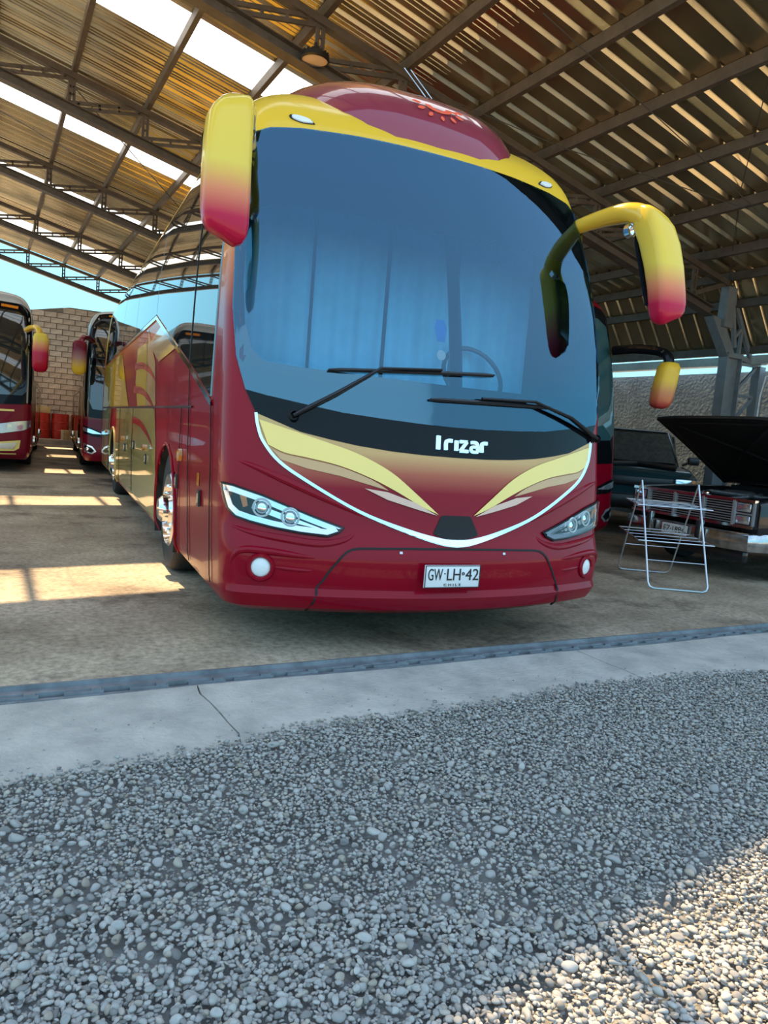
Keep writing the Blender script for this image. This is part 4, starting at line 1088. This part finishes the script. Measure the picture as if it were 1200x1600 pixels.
sed = thing('car', 'old black car with chrome grille and bonnet propped wide open', 'car', (4.48, 2.52, 0), PI)
# local: x forward (0 at the grille), y left, z up
MB().loft([rring(-1.42, .90, .30, .94, .10), rring(-2.2, .93, .28, .98, .10), rring(-3.4, .93, .28, .98, .10), rring(-4.4, .91, .30, .96, .12), rring(-4.85, .84, .36, .90, .12)]).build('body_shell', 'sedan_black', sed)
for s_ in (-1, 1):
    MB().loft([rring(0.0, .10, .52, .86, .05, yc=s_*.80), rring(-.12, .125, .34, .89, .06, yc=s_*.79), rring(-.5, .13, .56, .92, .06, yc=s_*.79), rring(-1.1, .13, .56, .94, .06, yc=s_*.79), rring(-1.45, .13, .32, .95, .06, yc=s_*.79)]).build('front_wing', 'sedan_black', sed)
    w0 = MB().rev([(.18, -.09), (.30, -.09), (.325, -.06), (.325, .06), (.30, .09), (.18, .09)], (-.78, s_*.78, .325), 'y', 26).build('tyre', 'rubber', sed)
    MB().rev([(.19, .0), (.17, s_*.07), (.06, s_*.06), (.001, s_*.08)], (-.78, s_*.78, .325), 'y', 20).build('rim', 'chrome_worn', w0)
    w1 = MB().rev([(.18, -.09), (.30, -.09), (.325, -.06), (.325, .06), (.30, .09), (.18, .09)], (-3.75, s_*.80, .325), 'y', 26).build('tyre', 'rubber', sed)
    MB().rev([(.19, .0), (.17, s_*.10), (.06, s_*.09), (.001, s_*.11)], (-3.75, s_*.80, .325), 'y', 20).build('rim', 'chrome_worn', w1)
MB().loft([rring(-1.62, .74, .94, .98, .02), rring(-2.15, .68, .94, 1.40, .10), rring(-3.2, .67, .94, 1.43, .10), rring(-3.9, .72, .94, .99, .02)]).build('cabin', 'sedan_black', sed)
MB().loft([[(-1.60, .70, .99), (-1.60, -.70, .99), (-2.10, -.60, 1.37), (-2.10, .60, 1.37)], [(-1.58, .70, 1.0), (-1.58, -.70, 1.0), (-2.08, -.60, 1.38), (-2.08, .60, 1.38)]]).build('windscreen', 'dusty_glass', sed, 0)
# engine bay
bay = MB().box((-.72, 0, .45), (1.35, 1.34, .04)).box((-.06, 0, .80), (.06, 1.40, .12)).box((-1.44, 0, .72), (.05, 1.36, .5)).build('engine_bay', 'black_matte', sed, 0)
mb = MB(); mb.rbox((-.75, 0, .66), (.75, .55, .34), .04); mb.rev([(.18, 0), (.19, .02), (.19, .08), (.14, .10), (.001, .10)], (-.75, 0, .83), 'z', 20); mb.rbox((-.3, .45, .68), (.26, .2, .24), .02); mb.rbox((-.35, -.45, .66), (.3, .18, .2), .02); mb.tube([(-.2, -.3, .80), (-.4, -.1, .90), (-.7, .25, .88), (-1.1, .35, .86)], .025); mb.tube([(-.15, .2, .82), (-.5, .32, .88), (-1.0, .1, .9)], .02); mb.build('engine', 'engine_grey', bay)
MB().rev([(.05, 0), (.05, .03), (.03, .045), (.001, .045)], (-.12, .10, .87), 'z', 14).build('radiator_cap', 'chrome', bay)
MB().box((-.06, -.15, .875), (.1, .25, .004)).build('service_label', 'amber', bay, 0)
# front: header bar, three-part grille, stacked square lamps
fr = MB(); fr.box((.02, 0, .865), (.05, 1.72, .03)); fr.box((.02, 0, .595), (.05, 1.72, .03)); fr.build('grille_frame', 'chrome_worn', sed, 0)
for y0, y1 in ((-.60, -.215), (-.195, .195), (.215, .60)):
    g = MB().box((-.02, (y0+y1)/2, .73), (.02, y1-y0, .24)).build('grille_backing', 'black_matte', sed, 0)
    for k in range(9):
        z = .625+.0265*k; MB().box((.012, (y0+y1)/2, z), (.03, y1-y0, .009)).build('grille_bar', 'sedan_silver', g, 0)
for y in (-.205, .205, -.61, .61): MB().box((.025, y, .73), (.05, .028, .26)).build('grille_post', 'sedan_silver', sed, 0)
for s_ in (-1, 1):
    bz = MB().box((.005, s_*.735, .73), (.05, .23, .27)).build('lamp_bezel', 'sedan_silver', sed, 0)
    for z in (.795, .665):
        MB().rbox((.026, s_*.735, z), (.03, .19, .112), .008).build('lamp_rim', 'black_plastic', bz)
        MB().rbox((.036, s_*.735, z), (.03, .168, .092), .012).build('headlamp', 'lamp_silver', bz)
bp = MB(); rings = []
for y, x in ((-.93, -.42), (-.92, -.12), (-.86, .06), (-.6, .13), (0, .15), (.6, .13), (.86, .06), (.92, -.12), (.93, -.42)):
    rings.append([(x, y, .535), (x+.03, y*1.01, .515), (x+.035, y*1.015, .44), (x+.03, y*1.01, .40), (x+.0, y, .345), (x-.05, y*.97, .35), (x-.05, y*.97, .53)])
bp.loft(rings).build('bumper', 'chrome_worn', sed, 40)
MB().rbox((.0, 0, .285), (.10, 1.6, .14), .03).build('valance', 'sedan_black', sed)
for y in (-.36, .36):
    og = MB().rbox((.215, y, .49), (.07, .075, .26), .02).build('overrider', 'chrome_worn', sed)
    MB().rbox((.255, y, .50), (.02, .045, .20), .008).build('rubber_pad', 'black_matte', og)
np2 = MB().box((.205, 0, .455), (.01, .36, .115)).build('number_plate', 'plate_white', sed, 0)
for t_, y_, wd in (('EZ', -.105, .09), ('1884', .065, .17)):
    me = text_mesh(t_, wd, .065, .002)
    for v in me.vertices:
        x, y, z = v.co; v.co = (.211+z, y_+x, .455+y)
    link('plate_lettering', me, 'plate_ink', np2)
MB().box((.211, -.045, .455), (.004, .012, .012)).build('plate_dot', 'plate_ink', np2, 0)
# bonnet swung up on its rear hinges
hb = bpy.data.objects.new('bonnet', None); COL.objects.link(hb); hb.parent = sed
ha = math.radians(30); hx, hz = -1.48, .98
def hp(d, y, o): return (hx+d*math.cos(ha)-o*math.sin(ha), y, hz+d*math.sin(ha)+o*math.cos(ha))
V = []; F = []; ND, NY = 10, 12
for lay, o0 in ((0, .0), (1, .035)):
    for i in range(ND+1):
        for j in range(NY+1):
            d = 1.50*i/ND; y = -.86+1.72*j/NY; e = abs(y)/.86
            V.append(hp(d, y*(1-.02*i/ND), o0+.03*(1-e**4)-.03*(i/ND)**3))
n1 = (ND+1)*(NY+1)
for i in range(ND):
    for j in range(NY):
        a = i*(NY+1)+j; F.append((a, a+1, a+NY+2, a+NY+1)); F.append((n1+a, n1+a+NY+1, n1+a+NY+2, n1+a+1))
rim_ = [j for j in range(NY+1)]+[i*(NY+1)+NY for i in range(1, ND+1)]+[ND*(NY+1)+j for j in range(NY-1, -1, -1)]+[i*(NY+1) for i in range(ND-1, 0, -1)]
for a, b in zip(rim_, rim_[1:]+rim_[:1]): F.append((a, b, n1+b, n1+a))
MB().add(V, F).build('bonnet_panel', 'bonnet_black', hb)
for pts in ([(.1, -.75), (.75, -.1), (1.4, .7)], [(.1, .75), (.75, .1), (1.4, -.7)], [(.08, -.78), (1.42, -.78)], [(.08, .78), (1.42, .78)], [(1.40, -.78), (1.40, .78)], [(.1, -.78), (.1, .78)]):
    MB().tube([hp(d, y, -.005) for d, y in pts], .022, 6, flat=.6).build('stiffening_rib', 'bonnet_black', hb)
MB().tube([(-.9, .62, .93), hp(.75, .62, 0)], .008, 6).build('prop_rod', 'black_plastic', hb)

# ================================================================== the dark off-roader behind it, red car, cover
suv = thing('car', 'dark dusty teal off-road car behind the open bonnet', 'car', (6.05, 4.95, 0), math.radians(234))
MB().loft([rring(0.0, .70, .50, .93, .10), rring(-.12, .82, .42, 1.02, .10), rring(-.6, .86, .40, 1.08, .10), rring(-1.15, .87, .40, 1.12, .10), rring(-2.6, .88, .40, 1.14, .10), rring(-3.75, .87, .42, 1.12, .10), rring(-4.0, .80, .50, 1.05, .12)]).build('body_shell', 'suv_teal', suv)
MB().loft([rring(-1.10, .72, 1.08, 1.13, .02), rring(-1.75, .68, 1.08, 1.68, .12), rring(-2.6, .69, 1.08, 1.74, .12), rring(-3.6, .68, 1.08, 1.72, .12), rring(-3.92, .66, 1.08, 1.2, .05)]).build('cabin', 'suv_black', suv)
MB().loft([[(-1.10, .66, 1.15), (-1.10, -.66, 1.15), (-1.71, -.58, 1.63), (-1.71, .58, 1.63)], [(-1.075, .66, 1.16), (-1.075, -.66, 1.16), (-1.69, -.58, 1.645), (-1.69, .58, 1.645)]]).build('windscreen', 'dusty_glass', suv, 0)
for s_ in (-1, 1):
    MB().prism([(-1.35, 1.18), (-3.7, 1.18), (-3.6, 1.62), (-1.85, 1.62)], 0, .02, lambda x, z, y: (x, s_*(.705+y), z)).build('side_window', 'dusty_glass', suv, 0)
    H = MB().rbox((.0, s_*.60, .86), (.10, .24, .16), .02).build('headlamp', 'lamp_silver', suv)
    MB().rbox((-.02, s_*.75, .86), (.12, .08, .15), .02).build('turn_lamp', 'amber', H)
    for x in (-.75, -3.1):
        w_ = MB().rev([(.20, -.11), (.33, -.11), (.36, -.07), (.36, .07), (.33, .11), (.20, .11)], (x, s_*.78, .36), 'y', 24).build('tyre', 'rubber', suv)
        MB().rev([(.21, s_*.02), (.18, s_*.09), (.06, s_*.07), (.001, s_*.11)], (x, s_*.78, .36), 'y', 18).build('rim', 'chrome_worn', w_)
    ma = MB().tube([(-1.30, s_*.80, 1.14), (-1.28, s_*.92, 1.2)], .02).build('mirror_arm', 'black_plastic', suv)
    MB().rbox((-1.28, s_*.97, 1.22), (.10, .18, .13), .03).build('door_mirror', 'black_plastic', ma)
MB().rbox((.03, 0, .86), (.05, .92, .14), .02).build('grille', 'black_plastic', suv)
MB().rbox((.06, 0, .56), (.16, 1.60, .20), .05).build('bumper', 'black_plastic', suv)
MB().tube([(-.4, -.55, 1.09), (-.7, 0, 1.13), (-.4, .55, 1.09)], .04, 8).build('bonnet_scoop_trim', 'black_plastic', suv)
# ================================================================== folding clothes airer
mat('airer_wire', (0.62, 0.66, 0.70), 0.3, metal=0.8)
rk = thing('clothes_airer', 'folding white wire clothes airer standing before the old car', 'airer', (3.48, 1.9, 0))
def W(p): return (p[0]-3.48, p[1]-1.9, p[2])
f1, f2, b1, b2 = Vector((3.03, 1.57, .012)), Vector((3.53, 1.32, .012)), Vector((3.47, 2.47, .012)), Vector((3.96, 2.22, .012))
a1, a2 = Vector((3.235, 2.02, 1.0)), Vector((3.735, 1.77, 1.0))
def frame(A, Fa, Fb, B, name, r=.0095):
    e = .05; d = (Fb-Fa).normalized(); u1 = (A-Fa).normalized(); u2 = (B-Fb).normalized()
    pts = [A, Fa+u1*e, Fa+u1*.015+d*.015, Fa+d*e, Fb-d*e, Fb-d*.015+u2*.015, Fb+u2*e, B]
    MB().tube([W(p) for p in pts], r, 8).build(name, 'airer_wire', rk)
frame(a1, f1, f2, a2, 'leg_frame'); frame(a1, b1, b2, a2, 'leg_frame', .008)
def lerp(a, b, t): return a+(b-a)*t
for A, B_, C_, D_, t in ((f1, a1, f2, a2, .25), (b1, a1, b2, a2, .30)):
    MB().tube([W(lerp(A, B_, t)), W(lerp(C_, D_, t))], .004, 6).build('cross_wire', 'airer_wire', rk)
def shelf(z, back, front, tilt):
    """wire rack hung level through the frames"""
    ax = (a2-a1).normalized(); dp = Vector((ax.y, -ax.x, 0)); dp = dp if dp.y < 0 else -dp
    c = (a1+a2)/2; c = Vector((c.x, c.y, z)); L_ = .33
    cor = [c-ax*(L_+.03)+dp*front+Vector((0, 0, tilt)), c+ax*(L_+.03)+dp*front+Vector((0, 0, tilt)), c+ax*L_-dp*back, c-ax*L_-dp*back]
    MB().tube([W(p) for p in cor+cor[:1]], .006, 6).build('shelf_rim', 'airer_wire', rk)
    for k in range(1, 4):
        t = k/4; MB().tube([W(lerp(cor[0], cor[3], t)), W(lerp(cor[1], cor[2], t))], .003, 5).build('shelf_wire', 'airer_wire', rk)
shelf(.79, .30, .22, -.02); shelf(.48, .42, .36, -.04)

# ================================================================== clutter by the back wall
mat('drum_red', (0.50, 0.03, 0.02), 0.45, var=0.3, vscale=6)
mat('tarp_blue', (0.02, 0.05, 0.16), 0.6, bump=0.4, bscale=12)
mat('carton', (0.48, 0.38, 0.20), 0.8, var=0.2, vscale=6)
mat('bucket_grey', (0.30, 0.29, 0.26), 0.6)
mat('kerb_concrete', (0.42, 0.38, 0.32), 0.85, var=0.3, vscale=4)
def back_pt(px__, y): # a spot on the floor near the back wall, in shed coordinates
    return SH(px__, y, 0)
def drum(x, y, label):
    t = thing('oil_drum', label, 'drum', SH(x, y, .17), 0, 'red drums by the block wall')
    pr = [(0.001, 0), (.28, 0), (.29, .02), (.285, .28), (.30, .30), (.285, .32), (.285, .56), (.30, .58), (.285, .60), (.285, .86), (.29, .88), (.275, .87), (.001, .87)]
    MB().rev(pr, (0, 0, 0), 'z', 24).build('drum_body', 'drum_red', t)
    MB().rev([(.03, 0), (.03, .015), (.001, .015)], (.15, 0, .87), 'z', 10).build('bung', 'chrome_worn', t)
kerb = MB().box((-6, 24.7, .085), (17, 1.6, .17)).build('trim_1', 'kerb_concrete'); kerb.rotation_euler.z = TH; struct(kerb)
drum(-.78, 24.9, 'red oil drum by the block wall, left one under the yellow carton')
drum(-.17, 24.95, 'red oil drum by the block wall, middle of the three')
drum(.50, 24.95, 'red oil drum by the block wall, right one next to the far coach')
cb = thing('carton', 'yellowish carton lying on top of the left red drum', 'box', SH(-.75, 24.9, 1.063), TH)
MB().rbox((0, 0, .11), (.50, .36, .22), .01).build('carton_body', 'carton', cb); MB().box((0, 0, .222), (.06, .362, .004)).build('tape', 'pale_yellow', cb, 0)
cb2 = thing('carton', 'brown carton standing on the kerb before the middle red drum', 'box', SH(.05, 24.35, .17), TH+.2)
MB().rbox((0, 0, .17), (.40, .30, .34), .01).build('carton_body', 'carton', cb2); MB().box((0, 0, .342), (.05, .302, .004)).build('tape', 'pale_yellow', cb2, 0)
bk = thing('bucket', 'grey bucket on the kerb beside the left coach', 'bucket', SH(-1.15, 24.2, .17))
MB().rev([(.001, 0), (.13, 0), (.17, .34), (.18, .345), (.18, .36), (.165, .36), (.125, .02), (.001, .02)], (0, 0, 0), 'z', 22).build('bucket_body', 'bucket_grey', bk)
MB().tube([(.175*math.cos(a), .02, .34-.0+.17*math.sin(a)*.4) for a in [PI*k/12 for k in range(13)]], .006, 5).build('handle', 'chrome_worn', bk)
V = []; F = []
for i in range(15):
    for j in range(11):
        u, v_ = i/14*2-1, j/10*2-1; z = 1.35*(1-.25*abs(u)**3)*(1-.15*abs(v_)**4)+.04*math.sin(6*u+4*v_)
        if max(abs(u), abs(v_)) > .99: z = .30
        V.append((u*.62, v_*.42, z))
for i in range(14):
    for j in range(10): a = i*11+j; F.append((a, a+11, a+12, a+1))
tp = thing('covered_stack', 'pile under a dark blue tarpaulin by the block wall', 'cover', SH(-1.75, 25.0, .17), TH)
MB().add(V, F).build('tarpaulin', 'tarp_blue', tp); MB().box((0, 0, .28), (1.1, .7, .56)).build('stacked_crate', 'carton', tp, 0)

# ================================================================== loose gravel
def stone_mat(name, stops, rough=0.85):
    m, n, L, b = _base(name)
    g = n.new('ShaderNodeNewGeometry') if name == 'gravel_mix' else n.new('ShaderNodeObjectInfo')
    r = n.new('ShaderNodeValToRGB'); cr = r.color_ramp
    while len(cr.elements) < len(stops): cr.elements.new(.5)
    for e, (p, c) in zip(cr.elements, stops): e.position = p; e.color = c4(c)
    cr.interpolation = 'LINEAR'
    L.new(g.outputs['Random Per Island' if name == 'gravel_mix' else 'Random'], r.inputs[0])
    tc = n.new('ShaderNodeTexCoord'); nz = n.new('ShaderNodeTexNoise'); nz.inputs['Scale'].default_value = 60; nz.inputs['Detail'].default_value = 4
    L.new(tc.outputs['Object'], nz.inputs['Vector'])
    mx = n.new('ShaderNodeMixRGB'); mx.blend_type = 'MULTIPLY'; mx.inputs[0].default_value = .45
    L.new(r.outputs[0], mx.inputs[1]); L.new(nz.outputs[0], mx.inputs[2]); L.new(mx.outputs[0], b.inputs['Base Color'])
    b.inputs['Roughness'].default_value = rough
stops = [(0, (.22, .20, .18)), (.18, (.38, .345, .315)), (.4, (.50, .46, .42)), (.62, (.45, .41, .37)), (.8, (.58, .54, .49)), (.92, (.53, .455, .37)), (1, (.40, .33, .26))]
stone_mat('gravel_mix', stops); stone_mat('pebble_mix', stops)
def ico(sub):
    bm = bmesh.new(); bmesh.ops.create_icosphere(bm, subdivisions=sub, radius=1.0); bm.verts.ensure_lookup_table()
    V = np.array([v.co[:] for v in bm.verts]); F = np.array([[v.index for v in f.verts] for f in bm.faces]); bm.free(); return V, F
def stones(P, R, sub):
    V0, F0 = ico(sub); n = len(P); nv = len(V0)
    # eight base lumps, picked at random and squashed, turned at random
    base = []
    for k in range(8):
        d = RNG.normal(size=(7, 3)); d /= np.linalg.norm(d, axis=1)[:, None]
        f = np.ones(nv)
        for q in d: f -= 0.42*np.maximum(0, V0@q-0.45)
        base.append(V0*f[:, None])
    base = np.array(base)[RNG.integers(0, 8, n)]
    sc = np.stack([RNG.uniform(.85, 1.35, n), RNG.uniform(.7, 1.0, n), RNG.uniform(.45, .75, n)], 1)*R[:, None]
    a = RNG.uniform(0, 2*PI, n); t = RNG.normal(0, .35, n); ph = RNG.uniform(0, 2*PI, n)
    X = base*sc[:, None, :]
    c, s = np.cos(t)[:, None], np.sin(t)[:, None]
    X = np.stack([X[..., 0], X[..., 1]*c-X[..., 2]*s, X[..., 1]*s+X[..., 2]*c], -1)
    c, s = np.cos(a)[:, None], np.sin(a)[:, None]
    X = np.stack([X[..., 0]*c-X[..., 1]*s, X[..., 0]*s+X[..., 1]*c, X[..., 2]], -1)
    X += P[:, None, :]
    F = (F0[None]+(np.arange(n)*nv)[:, None, None]).reshape(-1, 3)
    return X.reshape(-1, 3), F
def np_mesh(name, V, F):
    me = bpy.data.meshes.new(name); me.vertices.add(len(V)); me.vertices.foreach_set('co', V.astype(np.float32).ravel())
    me.loops.add(F.size); me.loops.foreach_set('vertex_index', F.astype(np.int32).ravel())
    me.polygons.add(len(F)); me.polygons.foreach_set('loop_start', np.arange(0, F.size, 3, dtype=np.int32))
    me.polygons.foreach_set('use_smooth', np.ones(len(F), dtype=bool))
    me.update(calc_edges=True); return me
def scatter(x0, x1, y0, y1, step, jit):
    gx = np.arange(x0, x1, step); gy = np.arange(y0, y1, step*.9); X, Y = np.meshgrid(gx, gy)
    X = X+RNG.normal(0, step*jit, X.shape); Y = Y+RNG.normal(0, step*jit, Y.shape)
    return X.ravel(), Y.ravel()
ev = np.vectorize(edge_y)
def keep(x, y, soft=.05):
    e = ev(np.clip(x, -8.9, 8.9)); return y < e-0.0+RNG.normal(0, soft, x.shape)
fw = np.array(FWD); rt = np.array(RIGHT)
def near_region(x, y):
    dx, dy = x-CAM[0], y-CAM[1]; f = dx*.416851+dy*.902946; r = dx*.908459-dy*.409979
    return (np.abs(r) < f*.62+.35) & (f > .5) & (f < 4.3)
# the 300 pebbles that show largest
pm_ = []
for k in range(7):
    V, F = stones(np.zeros((1, 3)), np.array([1.0]), 3); pm_.append(np_mesh('pebble', V, F)); pm_[-1].materials.append(MATS['pebble_mix'])
cnt = 0; PEB = []
while cnt < 300:
    f = RNG.uniform(1.55, 2.9)**1.0; r = RNG.uniform(-.56, .56)*f
    x = CAM[0]+.416851*f+.908459*r; y = CAM[1]+.902946*f-.409979*r
    if y > edge_y(x)-.08: continue
    o = bpy.data.objects.new('pebble', pm_[cnt % 7]); COL.objects.link(o)
    s_ = RNG.uniform(.013, .018) if RNG.random() < .86 else RNG.uniform(.018, .027)
    o.scale = (s_, s_, s_*.95); o.rotation_euler = (RNG.normal(0, .15), RNG.normal(0, .15), RNG.uniform(0, 6.28)); o.location = (x, y, -.014+s_*.5)
    PEB.append((x, y, s_)); tag(o, 'rounded pebble larger than the gravel around it, lying loose on top', 'pebble', 'large loose pebbles on the gravel'); cnt += 1
PEB = np.array(PEB)
def clear_of_pebbles(x, y, R):
    ok = np.ones(len(x), bool)
    for px__, py__, ps in PEB: ok &= (x-px__)**2+(y-py__)**2 > (ps*1.15+R*.6)**2
    return ok
Vs, Fs, k0 = [], [], 0
# close by: rounder stones, two layers
for (rg, step, rad, sub, zz) in (((-4.2, 3.6, -3.4, -.35), .0145, (.0078, .0030), 1, -.013), ((-4.2, 3.6, -3.4, -.35), .0205, (.0092, .0038), 1, -.006)):
    x, y = scatter(*rg, step, .33); ok = keep(x, y, .03) & near_region(x, y); x, y = x[ok], y[ok]
    if zz > -.01: 
        ok = RNG.random(len(x)) < .9; x, y = x[ok], y[ok]
    n = len(x); R = np.clip(RNG.lognormal(math.log(rad[0]), .27, n), .004, .018)
    ok = clear_of_pebbles(x, y, R); x, y, R = x[ok], y[ok], R[ok]; n = len(x)
    f = (x-CAM[0])*.416851+(y-CAM[1])*.902946
    Pn = np.stack([x, y, zz+R*.25+RNG.normal(0, .003, n)], 1)
    nearm = f < 1.82
    for msk, sb in ((nearm, 2), (~nearm, 1)):
        if msk.sum():
            V, F = stones(Pn[msk], R[msk], sb); Vs.append(V); Fs.append(F+k0); k0 += len(V)
# farther out, beyond the frame's foreground
x, y = scatter(-8.5, 8.5, -7.5, -.3, .095, .35); ok = keep(x, y, .03) & ~near_region(x, y); x, y = x[ok], y[ok]
n = len(x); R = np.clip(RNG.lognormal(math.log(.034), .25, n), .01, .05)
V, F = stones(np.stack([x, y, -.02+R*.2], 1), R, 1); Vs.append(V); Fs.append(F+k0); k0 += len(V)
# a few strays on the slabs
x, y = RNG.uniform(-3, 3, 260), RNG.normal(-.55, .16, 260); ok = (y < x*ST-.12) & (y > ev(x)); x, y = x[ok], y[ok]
R = RNG.uniform(.003, .007, len(x)); V, F = stones(np.stack([x, y, R*.2], 1), R, 1); Vs.append(V); Fs.append(F+k0)
gm = np_mesh('gravel_stones', np.concatenate(Vs), np.concatenate(Fs))
gs = link('gravel_stones', gm, 'gravel_mix'); gs['kind'] = 'stuff'; tag(gs, 'crushed grey gravel spread in front of the shed', 'gravel')
tag(MB().tube([(-1.905, -2.235, .028), (-1.87, -2.245, .032), (-1.82, -2.27, .026)], .003, 6).build('plastic_stick', 'plate_white'), 'thin white plastic stick lying on the gravel', 'litter')
